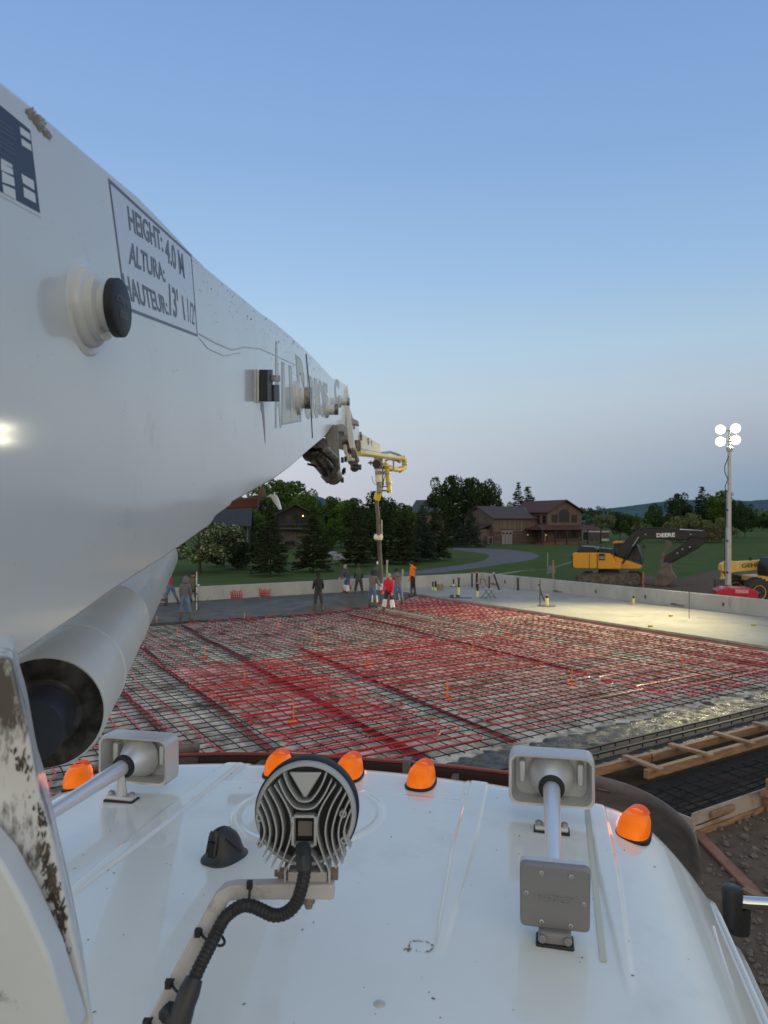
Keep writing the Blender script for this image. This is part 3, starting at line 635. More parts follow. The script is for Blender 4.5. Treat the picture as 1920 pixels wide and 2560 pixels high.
# ---- turret post at the near left
tp = thing('turret_post', 'worn white turret post with peeling paint at the lower left edge', 'steel post', D(100,2200,.75))
def TD(X,Y,off=0): return D(X,Y,.74+.0*X) + Vector((0,-off,0))
q = MB(); rim = [(29,1648),(48,1743),(62,1790),(72,1834),(93,1954),(101,1991),(127,2075),(150,2180),(169,2265),(202,2413),(240,2600)]
q.prism([TD(x,y) for x,y in [(-120,1640)]+rim+[(-120,2600)]],(-.08,.16,0)); q.build('post_shell',white_old,tp,bevel=.004)
q = MB(); q.prism([D(x,y,.70) for x,y in [(-120,2030),(-60,2080),(0,2151),(60,2260),(120,2390),(185,2600),(-120,2600)]],(0,.035,0)); q.build('post_gusset',white_plain,tp,bevel=.004)
blk = mat('flaked_paint_black',(.035,.028,.024),.6,col2=(.13,.10,.075),vscale=60)
def TP(X,Y,off=0): return TD(X,Y,off)
rr = random.Random(9)
def flakes(c_,w,h,n,shear,sd):
    rr = random.Random(sd); s_ = MB()
    for i in range(n):
        X = c_[0]+rr.gauss(0,w); Y = c_[1]+rr.gauss(0,h); X += shear*(Y-c_[1]); s = rr.uniform(2,10); ang = rr.uniform(-.5,.5); el = rr.uniform(1.5,5)
        rx = np.interp(Y,[p[1] for p in rim],[p[0] for p in rim])-3
        P=[]
        for t in range(7):
            a = 2*math.pi*t/7; dx = s*math.cos(a)*rr.uniform(.3,1.2)*.5; dy = s*el*math.sin(a)*rr.uniform(.3,1.2)*.5
            x_ = min(X+dx*math.cos(ang)-dy*math.sin(ang),rx); P.append((x_,Y+dx*math.sin(ang)+dy*math.cos(ang)))
        s_.quad(*[TP(*p,off=.001+i*2e-6) for p in P])
    return s_.build('flaked_paint',blk,tp,smooth=0)
flakes((128,2180),7,75,120,.22,1); flakes((150,2330),10,60,60,.2,2); flakes((50,1900),12,16,26,.3,3); flakes((108,2030),6,24,26,.2,4); flakes((140,2260),11,50,90,.22,5)
print('boom ok')
# ================================================================== CAB
cab = thing('truck_cab', 'white truck cab roof filling the foreground, with embossed ribs', 'truck cab', K(0,-.5,2.0))
def sstep(x): x = np.clip(x,0,1); return x*x*(3-2*x)
def bow(r): return .19*(np.abs(r)/.84)**2
def tfront(r): a = np.abs(r); return .27-.07*(a/.84)**2-.13*(np.clip((a-.82)/.2,0,2))**2
def roofz(r,t):
    a = np.abs(r)
    z = 3.195-.025*(a/.98)**2 - .22*np.clip((a-.74)/.34,0,2)**2.4
    z = z - (.26+.10*(a/.9)**2)*np.clip((t-(tfront(r)-.26-.08*(a/.9)**2))/(.27+.08*(a/.9)**2),0,2)**2.4
    z = z - .012*np.clip(-t-.2,0,2)**2
    w = .007
    def band(c0,c1,t0,t1): # raised swage tapering to nothing at its rear end
        wid = np.clip((t-t0)/.45,0,1); m = (c0+c1)/2; hw = (c1-c0)/2*(.35+.65*wid)
        return sstep((a-(m-hw))/w)*sstep(((m+hw)-a)/w)*np.clip((t-t0)/.12,0,1)*sstep((t1-t)/.03)
    z = z + .006*band(.378,.437,-.90,.05) + .006*band(.722,.776,-.92,-.03)
    z = z - .004*sstep((t+.14)/.012)*sstep((.37-a)/.01)
    d = np.sqrt((r+.03)**2+((t+.33))**2); z = z + .005*sstep((.215-d)/.012)*(1-sstep((.195-d)/.012)*.35)
    return z
nr, ntt = 560, 300
vs = []; rr_ = np.linspace(-1.04,1.04,nr+1); ss = np.linspace(0,1,ntt+1)
Rg, Sg = np.meshgrid(rr_, ss, indexing='ij'); Tg = -1.75+(tfront(Rg)+1.75)*Sg; Zg = roofz(Rg,Tg)
pts = np.stack([CC.x+CR.x*Rg+CF.x*Tg, CC.y+CR.y*Rg+CF.y*Tg, Zg],-1).reshape(-1,3)
idx = np.arange((nr+1)*(ntt+1)).reshape(nr+1,ntt+1)
fa = np.stack([idx[:-1,:-1],idx[1:,:-1],idx[1:,1:],idx[:-1,1:]],-1).reshape(-1,4)
me = bpy.data.meshes.new('roof'); me.vertices.add(len(pts)); me.vertices.foreach_set('co',pts.ravel()); me.loops.add(fa.size); me.loops.foreach_set('vertex_index',fa.ravel().astype(np.int32))
me.polygons.add(len(fa)); me.polygons.foreach_set('loop_start',np.arange(0,fa.size,4,dtype=np.int32)); me.polygons.foreach_set('loop_total',np.full(len(fa),4,dtype=np.int32)); me.update(calc_edges=True); me.validate()
me.polygons.foreach_set('use_smooth',[True]*len(fa)); me.materials.append(white_roof)
ro = bpy.data.objects.new('roof',me); COL.objects.link(ro); attach(ro,cab)
zc = float(roofz(np.array(1.02),np.array(-.6)))
# body below the roof: side walls, front, rear with a drip rail
def rz(r,t): return float(roofz(np.array(float(r)),np.array(float(t))))
q = MB()
for s in (-1,1):
    prev = None; vs=[]; fs=[]
    ts = np.linspace(-1.75,tfront(np.array(1.04)),24)
    for t in ts:
        z0 = rz(1.04,t); vs += [K(s*1.04,t,z0),K(s*1.052,t,z0-.04),K(s*1.075,t,z0-.055),K(s*1.08,t,z0-.085),K(s*1.065,t,z0-.095),K(s*1.13,t,1.9),K(s*1.16,t,.9)]
    for i in range(len(ts)-1):
        for j in range(6): fs.append((i*7+j,(i+1)*7+j,(i+1)*7+j+1,i*7+j+1))
    q.add(vs,fs)
vs=[];fs=[]; rs_ = np.linspace(-1.04,1.04,40)
for r in rs_:
    t = float(tfront(np.array(r))); z0 = rz(r,t); vs += [K(r,t,z0),K(r,t+.02,z0-.08),K(r,t+.12,1.9),K(r,t+.15,.9)]
for i in range(39):
    for j in range(3): fs.append((i*4+j,(i+1)*4+j,(i+1)*4+j+1,i*4+j+1))
q.add(vs,fs); q.quad(K(-1.02,-1.75,3.05),K(1.02,-1.75,3.05),K(1.15,-1.75,.9),K(-1.15,-1.75,.9))
q.build('cab_body',white_roof,cab,smooth=45)
for s in (-1,1):
    q = MB(); q.quad(K(s*1.105,-.95,2.6),K(s*1.105,.0,2.6),K(s*1.15,-.02,1.95),K(s*1.15,-.95,1.95)); q.build('side_window',mat('cab_glass',(.01,.012,.015),.08,coat=1),cab)
def rp(r,t,dz=0): return K(r,t,rz(r,t)+dz)
def rn(r,t):
    e=.01; return (rp(r+e,t)-rp(r-e,t)).cross(rp(r,t+e)-rp(r,t-e)).normalized()
# raised drip moulding along the right shoulder
for s in (-1,):
    pass
q = MB(); q.tube([rp(1.02,t,.006) for t in np.linspace(-1.6,-.02,26)],.006,6); q.build('drip_rail',white_roof,cab)
# sealant strip on the right rib, scrape mark, dirt specks and bird marks
q = MB(); P=[(.722-.001*k,-.08-.062*k) for k in range(13)]
vs=[];fs=[]
for r,t in P: vs += [rp(r-.006,t,.002),rp(r+.006,t,.002)]
for i in range(len(P)-1): fs.append((2*i,2*i+1,2*i+3,2*i+2))
q.add(vs,fs); q.build('sealant_strip',mat('old_sealant',(.60,.58,.47),.5),cab)
rr = random.Random(21); q = MB()
def dot(q,r,t,s,rr,el=1):
    n = 6; a0 = rr.uniform(0,3); P = []
    for k in range(n):
        a = 2*math.pi*k/n; x = s*math.cos(a)*rr.uniform(.6,1.2)*el; y = s*math.sin(a)*rr.uniform(.6,1.2); P.append(rp(r+x*math.cos(a0)-y*math.sin(a0),t+x*math.sin(a0)+y*math.cos(a0),.0012))
    q.quad(*P)
for i in range(170):
    dot(q,rr.uniform(-.9,.95),rr.uniform(-1.2,.05),rr.choice([.0006,.0009,.0012,.0018]),rr,rr.uniform(1,2.5))
q.build('grime_speck',speck,cab,smooth=0)
q = MB(); sc = K(*[0,0,0])
def roofpt(X,Y):
    p = G(X,Y,3.185); d_ = p-CC; return d_.dot(CR)/CR.dot(CR), d_.dot(CF)/CF.dot(CF)
rc,tc_ = roofpt(1052,2368)
for i in range(90):
    a = rr.uniform(0,6.28); 
    if 4.0<a<5.2 and rr.random()<.7: continue
    dot(q,rc+.024*math.cos(a)*rr.uniform(.9,1.1),tc_+.017*math.sin(a)*rr.uniform(.9,1.1),rr.uniform(.0004,.0014),rr,2)
for i in range(14): dot(q,rc-.02+rr.gauss(0,.004),tc_-.016+rr.gauss(0,.003),rr.uniform(.001,.0025),rr,1.5)
q.build('scrape_ring',mat('scrape_brown',(.30,.26,.22),.7),cab,smooth=0)
q = MB(); r1,t1 = roofpt(948,2508); q.lathe(rp(r1,t1,-.002),(0,0,1),[(0,.012),(.003,.010),(.005,.005),(.0052,0)],16); q.build('dimple_plug',mat('plug_grey',(.45,.46,.45),.3,coat=.5),cab)
# ---- clearance lights
names = [(-.84,'half hidden outer left amber clearance light beside the left horn'),(-.235,'amber clearance light partly hidden behind the round work light, left side'),(0,'amber clearance light just right of the round work light'),(.235,'amber clearance light between the work light and the right horn, standing free'),(.84,'amber clearance light at the right roof corner beyond the right horn')]
for r,lab in names:
    t0 = -bow(np.array(r))-.0; t0=float(t0); p = rp(r,t0,-.002); n = (rn(r,t0)+Vector((0,0,2))).normalized()
    f_ = (CF*1.0 + CR*(-.0 if r==0 else .42*abs(r)*(1 if r>0 else -1))).normalized(); f_ = (f_-n*f_.dot(n)).normalized(); x_ = f_.cross(n).normalized()
    lt = thing('clearance_light',lab,'marker light',p,'amber clearance lights along the cab roof')
    def L(u,v,h): return p + x_*u + f_*v + n*h
    def ring(wd,l0,l1,h,k=24,sq=2.6):
        out=[]
        for i in range(k):
            a=2*math.pi*i/k; c_,s_=math.cos(a),math.sin(a); cx=(abs(c_)**(2/sq))*(1 if c_>0 else -1); sx=(abs(s_)**(2/sq))*(1 if s_>0 else -1)
            v=(l0+l1)/2+(l1-l0)/2*sx; nar=1-.28*max(0,(v-l0)/(l1-l0))**2
            out.append(L(wd*cx*nar,v,h if not callable(h) else h(v)))
        return out
    def stack(rings,name,m,smooth=40):
        q=MB(); vs=[pp for rg in rings for pp in rg]; k=len(rings[0]); fs=[]
        for i in range(len(rings)-1):
            for j in range(k): fs.append((i*k+j,i*k+(j+1)%k,(i+1)*k+(j+1)%k,(i+1)*k+j))
        fs.append(tuple(range((len(rings)-1)*k,len(rings)*k))); q.add(vs,fs); return q.build(name,m,lt,smooth=smooth)
    stack([ring(.048,-.085,.075,-.006),ring(.048,-.085,.075,.006),ring(.044,-.081,.071,.009)],'gasket',black)
    def H(k): 
        return lambda v: .006+k*(.051-.009*max(0,(v+.02)/.09)**1.0)
    rg=[ring(.043,-.078,.068,.008)]
    for k in (.25,.45,.6,.72,.82,.89,.94,.98): 
        s_=(1-.32*k**4); rg.append(ring(.043*s_*(1-.04*k),-.078+.045*k**2.2,.068-.014*k**4,H(k)))
    rg.append(ring(.026,-.02,.045,H(1.0)))
    stack(rg,'amber_lens',amber)
    q=MB()
    for k in range(8):
        v=.050-.0062*k; w=.027; q.tube([L(-w+2*w*i/8,v-.012*(abs(i-4)/4)**2,.068-.010*(max(0,(v+.02)/.09))-.012*(abs(i-4)/4)**2.5) for i in range(9)],.0015,5)
    q.build('lens_rib',amber_rib,lt)
for r in (-.84,-.235,0,.235,.84):
    pl_=bpy.data.lights.new('marker_glow','POINT'); pl_.energy=.10; pl_.color=(1,.25,.08); pl_.shadow_soft_size=.03; po=bpy.data.objects.new('marker_glow',pl_); COL.objects.link(po); po.location=rp(r,float(-bow(np.array(r)))+.105,.035)
# ---- brown sun visor
vz = thing('sun_visor', 'long brown smoked sun visor beyond the front edge of the cab roof', 'sun visor', K(0,.4,3.0))
path = [( -1.0+.05*i, ) for i in range(37)]
pl = []
for i in range(38):
    r = -1.02+1.84*i/37; pl.append((r,float(tfront(np.array(r)))+.075))
def cornr(): 
    r0,t0 = pl[-1]; out=[]
    for k in range(1,9):
        a = k/8*math.pi/2*.92; out.append((r0+.225*math.sin(a),t0-.22*(1-math.cos(a))-.03*math.sin(a)))
    return out
q = MB(); vs=[];fs=[]
prof = [(0,.0),(.02,.004),(.05,-.012),(.10,-.05),(.15,-.11),(.18,-.18)]
for r,t in pl:
    for o_,z_ in prof: vs.append(K(r*(1+o_*.2),t+o_,3.122+z_-.04*abs(r)**3))
npf=len(prof)
for i in range(len(pl)-1):
    for j in range(npf-1): fs.append((i*npf+j,(i+1)*npf+j,(i+1)*npf+j+1,i*npf+j+1))
q.add(vs,fs); vo = q.build('visor_blade',visor_m,vz,smooth=50); sm = vo.modifiers.new('thick','SOLIDIFY'); sm.thickness=.005
q = MB(); q.tube([K(r,t-.004,3.128-.04*abs(r)**3) for r,t in pl[:-5]],.006,6); q.build('visor_edge',mat('glow_red_edge',(.30,.06,.035),.3,coat=.6),vz)  # visor edge, with the clearance lights' red glow put into its colour
q = MB(); q.tube([K(r,t-.03,3.065-.04*abs(r)**3) for r,t in pl[:]],.011,6); q.build('visor_rail',mat('dark_rail',(.03,.02,.018),.35,coat=.4),vz)
q = MB()
for r in (-.42,-.18,.52,.6,.30): 
    t=float(tfront(np.array(r)))+.04; q=MB(); q.box(K(r,t,3.08),(.022,.05,.05),-.21); q.build('visor_clip',mat('clip_plastic',(.16,.12,.11),.4),vz)
q = MB(); q.box(K(.12,.345,3.105),(.03,.045,.07),-.21); q.build('centre_joint',mat('clip_plastic',(.16,.12,.11),.4),vz,bevel=.004)
for sgn,nm in ((1,'end_cap'),(-1,'end_cap')):
    q = MB(); vs=[];fs=[]; cp=[pl[-4],pl[-3],pl[-2],pl[-1]]+cornr()
    for i,(r,t) in enumerate(cp):
        k=i/(len(cp)-1); h=.125*math.sin(math.pi*min(1,.5+k*.5))**.8
        for j in range(6): vs.append(K(sgn*(r+.02*math.sin(j/5*3.14)),t+.02*math.sin(j/5*3.14)+(.0),(3.155-.085*k**1.5)-j/5*(.20+.05*k)))
    for i in range(len(cp)-1):
        for j in range(5): fs.append((i*6+j,(i+1)*6+j,(i+1)*6+j+1,i*6+j+1))
    q.add(vs,fs); eo=q.build(nm,visor_grey,vz,smooth=60); sm=eo.modifiers.new('thick','SOLIDIFY'); sm.thickness=.006
# ---- air horns
def horn(r_,label,tB,tR,zax,full):
    h = thing('air_horn',label,'air horn',K(r_,(tB+tR)/2,3.19),'chromed trumpet horns on the cab roof')
    f_=CF; x_=CR; up=Vector((0,0,1)); tilt=.0
    def P(u,t,z): return K(r_+u,t,z)
    # front rectangular hood, hollow toward the rear
    w,hh=.1115,.068; tF=tB+.035; zc_=zax
    def rrect(sw,sh,t,k=5,rad=.022):
        out=[]
        for cx,cz,a0 in ((1,1,0),(-1,1,90),(-1,-1,180),(1,-1,270)):
            for i in range(k):
                a=R(a0+90*i/(k-1)); out.append(P(cx*(sw-rad)+rad*math.cos(a),t,zc_+cz*(sh-rad)+rad*math.sin(a)))
        return out
    rings=[rrect(w-.006,hh-.006,tB-.035),rrect(w,hh,tB-.037),rrect(w+.003,hh+.003,tB-.02),rrect(w+.002,hh+.002,tF),rrect(w-.01,hh-.01,tF+.012)]
    inner=[rrect(w-.005,hh-.005,tB-.036),rrect(w-.009,hh-.007,tB+.0),rrect(w-.016,hh-.010,tB+.026)]
    q=MB(); k=20
    for rs in (rings,inner):
        vs=[p for rg in rs for p in rg]; fs=[(i*k+j,i*k+(j+1)%k,(i+1)*k+(j+1)%k,(i+1)*k+j) for i in range(len(rs)-1) for j in range(k)]
        fs.append(tuple(range((len(rs)-1)*k,len(rs)*k))); q.add(vs,fs)
    q.build('bell_hood',horn_grey,h,smooth=40)
    for s in (-1,1): q=MB(); q.box(P(s*.078,tB+.012,zc_+.01),(.016,.034,.06),-.217); q.build('hood_rib',horn_grey,h,bevel=.004)
    # trumpet
    prof=[]; Ln=tB-tR
    for i in range(60):
        s=i/59; rad=.0145+.009*s+.036*max(0,(s-.865)/.135)**.95
        prof.append((s*Ln,rad))
    prof += [(Ln+.006,.0625),(Ln+.012,.058)]
    ax=(P(0,tB,zax)-P(0,tR,zax-.016)).normalized(); q=MB(); q.lathe(P(0,tR,zax-.016),ax,prof,40); q.build('trumpet',chrome,h,smooth=60)
    tg=tR+Ln*.85
    q=MB(); q.lathe(P(0,tg,zax-.002),ax,[(0,.026),(0,.0315),(.009,.0345),(.012,.0345),(.012,.03)],32); q.build('trumpet_gasket',black,h,smooth=40)
    # front foot
    q=MB(); zr=rz(r_,tg-.02); 
    q.tube([P(0,tg,zax-.02),P(0,tg,zr+.012)],.012,10,rs=[.010,.017]); q.box(P(0,tg,zr+.010),(.085,.035,.012),-.217); q.build('front_foot',horn_grey,h,bevel=.004)
    q=MB(); q.box(P(0,tg,zr+.002),(.092,.042,.006),-.217); q.build('foot_gasket',black,h)
    for s in (-1,1): q=MB(); q.lathe(P(s*.033,tg,zr+.015),(0,0,1),[(0,.009),(.008,.009),(.010,.006)],12); q.build('foot_bolt',steel,h,smooth=30)
    # rear square diaphragm housing
    w2=.066; zc2=zax-.024
    def rr2(s,t,tl=0):
        out=[]
        for cx,cz,a0 in ((1,1,0),(-1,1,90),(-1,-1,180),(1,-1,270)):
            for i in range(4):
                a=R(a0+90*i/3); out.append(P(cx*(s-.01)+.01*math.cos(a),t-.012*(cz*(s-.01)/s),zc2+cz*(s-.01)+.01*math.sin(a)))
        return out
    q=MB(); rs=[rr2(w2,tR+.005),rr2(w2,tR-.008),rr2(w2-.003,tR-.011)]; k=16
    vs=[p for rg in rs for p in rg]; fs=[(i*k+j,i*k+(j+1)%k,(i+1)*k+(j+1)%k,(i+1)*k+j) for i in range(2) for j in range(k)]+[tuple(range(2*k,3*k)),tuple(range(k))]; q.add(vs,fs); q.build('rear_cover',plate_grey,h,smooth=30)
    q=MB(); rs=[rr2(w2+.001,tR+.022),rr2(w2+.001,tR+.006)]; vs=[p for rg in rs for p in rg]; fs=[(j,(j+1)%k,k+(j+1)%k,k+j) for j in range(k)]+[tuple(range(k)),tuple(range(k,2*k))]; q.add(vs,fs); q.build('rear_housing',horn_grey,h,smooth=30)
    for a,b_ in ((-.025,.052),(.03,.05),(-.054,.006),(.054,-.004),(-.025,-.052),(.03,-.054)):
        q=MB(); q.lathe(P(a,tR-.010-.012*b_/w2,zc2+b_),-CF,[(0,.0048),(.003,.0045),(.0035,.002),(.001,.0018)],12); q.build('cover_screw',steel,h,smooth=30)
    zr=rz(r_,tR); q=MB(); q.box(P(0,tR-.0,zr+.014),(.062,.035,.026),-.217); q.build('rear_foot',plate_grey,h,bevel=.006)
    for s in (-1,1): q=MB(); q.lathe(P(s*.024,tR-.017,zr+.016),-CF,[(-.01,.008),(.006,.008),(.008,.005)],12); q.build('foot_bolt',plate_grey,h,smooth=30)
    q=MB(); q.box(P(0,tR,zr+.002),(.072,.045,.008),-.217); q.build('foot_gasket',black,h,bevel=.003)
    # embossed maker mark on the cover
    a_=P(-.035,tR-.0118,zc2-.006); b2=P(.038,tR-.0118,zc2-.010); c_=P(-.035,tR-.0135,zc2+.008)
    text_on('cover_text','HADLEY',a_,b2,c_,mat('embossed_grey',(.215,.215,.225),.4),h,off=-CF*.0008,bold=.01)
    return h
horn(.622,'right hand air horn with its square grey rear cover in full view',-.19,-.785,3.296,True)
horn(-.60,'left hand air horn, its trumpet running behind the turret post',-.245,-.85,3.282,True)
# ---- shark fin antenna
r1,t1 = roofpt(560,2150); p0 = rp(r1,t1); an = thing('roof_antenna','black ribbed plastic roof antenna left of the round work light','antenna',p0)
fa_ = Matrix.Rotation(-.55,3,'Z')
def A(u,v,h): return p0 + fa_@Vector((u,v,h))
q=MB(); rings=[]
for h,w,l0,l1 in ((-.004,.046,-.056,.060),(.004,.0455,-.055,.059),(.012,.038,-.046,.050),(.022,.034,-.040,.046),(.040,.030,-.036,.040),(.056,.025,-.033,.030),(.066,.019,-.030,.018),(.072,.011,-.026,.006),(.074,.005,-.02,.0)):
    rings.append([A(w*math.copysign(abs(math.cos(a))**.75,math.cos(a)),(l0+l1)/2+(l1-l0)/2*math.copysign(abs(math.sin(a))**.75,math.sin(a)),h) for a in [2*math.pi*i/28 for i in range(28)]])
vs=[p for rg in rings for p in rg]; k=28; q.add(vs,[(i*k+j,i*k+(j+1)%k,(i+1)*k+(j+1)%k,(i+1)*k+j) for i in range(len(rings)-1) for j in range(k)]+[tuple(range((len(rings)-1)*k,len(rings)*k))]); q.build('antenna_shell',black_pl,an,smooth=35)
q=MB(); q.box(A(0,-.038,.030),(.024,.012,.040),-.55); q.build('cable_port',mat('port_black',(.006,.006,.006),.7),an,bevel=.003)
q=MB()
for s in (-1,1): q.tube([A(s*.011,-.030,.071),A(s*.012,-.036,.060),A(s*.013,-.046,.022)],.0022,6); q.tube([A(s*.027,-.02,.058),A(s*.036,0,.035),A(s*.040,.02,.015)],.0016,5)
q.tube([A(0,-.026,.0745),A(0,.0,.0735),A(0,.02,.064),A(0,.04,.040),A(0,.05,.014)],.0022,6)
q.build('shell_ridge',black_pl,an)
# ---- round work light on a bent square arm
wlp = D(763,2036,1.22); wt = thing('work_light','round grey finned work light on a bent square arm over the cab','work light',wlp)
nb_ = Vector((-.02,-1,.12)).normalized(); xr = Vector((1,0,0)); xr = (xr-nb_*xr.dot(nb_)).normalized(); yu = nb_.cross(xr).normalized()
if yu.z<0: yu=-yu
RL=.0835; sc_ = RL/272.0
def WL(zx,zy,h=0): return wlp + xr*(zx-745)*sc_ + yu*(488-zy)*sc_ + nb_*h
q=MB(); q.lathe(wlp,nb_,[(-.055,RL*1.0),(-.05,RL*1.07),(-.018,RL*1.07),(-.014,RL*1.03)],64); q.build('rubber_bezel',black,wt,smooth=40)
q=MB(); q.lathe(wlp,nb_,[(-.018,RL*1.035),(-.004,RL*1.02),(.0,RL*.985),(.0,RL*.945),(-.004,RL*.93),(-.017,RL*.90),(-.017,0)],64); q.build('lamp_housing',lamp_grey,wt,smooth=30)
q=MB(); q.lathe(wlp,nb_,[(-.058,0),(-.058,RL*.98),(-.054,RL*1.0)],48); q.build('lamp_glass',mat('lamp_glass',(.5,.5,.5),.1,coat=1),wt)
fins = [[(628,262),(655,330),(705,400),(745,412)],[(600,300),(640,380),(690,440),(745,452)],[(578,325),(640,420),(672,500),(672,590),(640,690),(605,775)],[(545,345),(600,440),(628,540),(622,625),(595,700),(568,758)],[(520,370),(565,460),(592,560),(585,640),(560,700),(535,735)],[(500,405),(540,490),(558,570),(548,640),(522,700)],[(487,450),(510,500),(528,570),(512,625),(492,655)],[(640,785),(690,700),(745,660)]]
q=MB()
for fl in fins:
    for mir in (0,1):
        P = [((1490-x) if mir else x, y) for x,y in fl]
        # smooth the polyline
        S_=[]; n=len(P)
        for i in range(n-1):
            p_1=P[max(i-1,0)];p0_=P[i];p1_=P[i+1];p2_=P[min(i+2,n-1)]
            for t in (0,.25,.5,.75):
                f=lambda a,b_,c,d:.5*((2*b_)+(-a+c)*t+(2*a-5*b_+4*c-d)*t*t+(-a+3*b_-3*c+d)*t**3); S_.append((f(p_1[0],p0_[0],p1_[0],p2_[0]),f(p_1[1],p0_[1],p1_[1],p2_[1])))
        S_.append(P[-1]); vs=[];fs=[]; wd=6.0
        for i,(x,y) in enumerate(S_):
            a_=S_[max(i-1,0)];b_=S_[min(i+1,len(S_)-1)]; dx,dy=b_[0]-a_[0],b_[1]-a_[1]; l=math.hypot(dx,dy); nx,ny=-dy/l*wd,dx/l*wd
            vs += [WL(x+nx*1.1,y+ny*1.1,-.017),WL(x+nx*.62,y+ny*.62,.012),WL(x-nx*.62,y-ny*.62,.012),WL(x-nx*1.1,y-ny*1.1,-.017)]
        for i in range(len(S_)-1):
            for j in range(3): fs.append((i*4+j,(i+1)*4+j,(i+1)*4+j+1,i*4+j+1))
        fs += [(0,1,2,3),tuple(len(vs)-4+j for j in (3,2,1,0))]; q.add(vs,fs)
for P in ([(684,490),(684,640)],[(806,490),(806,640)],[(690,488),(800,488)],[(690,642),(800,642)]):
    q.beam(WL(*P[0],.003),WL(*P[1],.003),.004,.020,nb_)
q.build('cooling_fin',lamp_grey,wt,smooth=40)
q=MB(); q.lathe(WL(745,565,-.006),nb_,[(0,.017),(.003,.017),(.003,0)],4); q.build('centre_recess',mat('dark_recess',(.17,.155,.14),.8),wt)  # darker brown grey square in the middle of the fins
q=MB(); q.prism([WL(655,262,-.004),WL(835,262,-.004),WL(752,395,-.004),WL(738,395,-.004)],nb_*.009); q.build('top_boss',lamp_grey,wt,bevel=.002)
for X,Y in ((496,502),(955,480),(502,640),(963,618)): q=MB(); q.lathe(WL(X,Y,-.006),nb_,[(0,.0062),(.013,.0062),(.013,.0035),(.005,.0033),(.005,0)],20); q.build('screw_boss',lamp_grey,wt,smooth=30)
for X,Y in ((507,570),(955,550)): q=MB(); q.beam(WL(X,Y-45,.0),WL(X,Y+45,.0),.006,.004,nb_); q.build('vent_slot',black,wt)
# bracket
q=MB(); 
for s in (-1,1): q.box(WL(757+s*122,850,-.022),(.0035,.036,.056))
q.box(WL(757,918,-.022),(.078,.04,.004)); q.box(WL(757,830,-.022),(.066,.028,.022)); q.build('yoke_bracket',arm_grey,wt,bevel=.0015)
for s,sz in ((-1,.010),(1,.011)):
    q=MB(); q.lathe(WL(757+s*128,822,-.022),(s,0,0),[(0,sz),(.012,sz),(.012,sz*.6),(.018 if s<0 else .012,sz*.6),(.018 if s<0 else .012,0)],6); q.build('yoke_bolt',mat('rusty_bolt',(.26,.20,.17),.5,metal=.5),wt,smooth=0)
# arm of square tube
am=[D(836,2222,1.215),D(700,2222,1.215),D(592,2224,1.212),D(572,2228,1.205),D(556,2240,1.198),D(470,2400,1.15),D(385,2565,1.10),D(330,2680,1.07)]
q=MB(); w_=.0125; vs=[];fs=[]
for i,p in enumerate(am):
    t_=(am[min(i+1,len(am)-1)]-am[max(i-1,0)]).normalized(); a_=t_.cross(Vector((0,1,0))).normalized(); b_=t_.cross(a_).normalized()
    vs += [p+a_*w_+b_*w_,p+a_*w_-b_*w_,p-a_*w_-b_*w_,p-a_*w_+b_*w_]
for i in range(len(am)-1):
    for j in range(4): fs.append((i*4+j,(i+1)*4+j,(i+1)*4+(j+1)%4,i*4+(j+1)%4))
fs += [(0,1,2,3),(len(vs)-1,len(vs)-2,len(vs)-3,len(vs)-4)]; q.add(vs,fs); q.build('square_arm',arm_grey,wt,smooth=30,bevel=.0025)
q=MB(); q.lathe(D(772,2240,1.212),(0,0,-1),[(0,.010),(.010,.011),(.013,.008),(.020,.006),(.021,0)],10); q.build('mount_bolt',mat('rusty_bolt',(.26,.20,.17),.5,metal=.5),wt,smooth=0)
# corrugated conduit
cp=[D(757,2130,1.20),D(762,2160,1.17),D(760,2190,1.16),D(752,2225,1.155),D(740,2258,1.155),D(715,2282,1.158),D(685,2288,1.16),D(655,2276,1.165),D(632,2266,1.17),D(608,2264,1.17),D(585,2275,1.17),D(562,2295,1.16),D(545,2325,1.15),D(525,2365,1.13),D(500,2415,1.11),D(480,2460,1.09)]
def smoothpath(P,step=.002):
    out=[]; n=len(P)
    for i in range(n-1):
        a,b_,c,d=P[max(i-1,0)],P[i],P[i+1],P[min(i+2,n-1)]; m=max(2,int((c-b_).length/step))
        for k in range(m):
            t=k/m; out.append(.5*((2*b_)+(-a+c)*t+(2*a-5*b_+4*c-d)*t*t+(-a+3*b_-3*c+d)*t**3))
    out.append(P[-1]); return out
sp_=smoothpath(cp,.0016); rs=[.0102+(.0007 if (i//2)%2 else -.0002) for i in range(len(sp_))]
q=MB(); q.tube(sp_,.01,14,rs=rs); q.build('conduit',black,wt,smooth=30)
q=MB(); q.tube([D(757,2118,1.195),D(760,2150,1.17),D(761,2178,1.163)],.0128,14); q.build('conduit_boot',black_pl,wt)
q=MB(); q.tube(smoothpath([D(483,2450,1.095),D(474,2478,1.085),D(462,2510,1.08),D(448,2550,1.07),D(440,2600,1.06)],.01),.0,14,rs=None) if False else q.tube([D(486,2446,1.095),D(474,2478,1.085),D(462,2510,1.08),D(448,2550,1.07),D(430,2620,1.06)],.0165,14,rs=[.0135,.0165,.0165,.019,.012]); q.build('connector',black_pl,wt)
q=MB(); q.tube([D(414,2540,1.085),D(425,2525,1.08),D(433,2540,1.07),D(425,2600,1.06)],.012,8); q.build('connector_plug',black,wt)
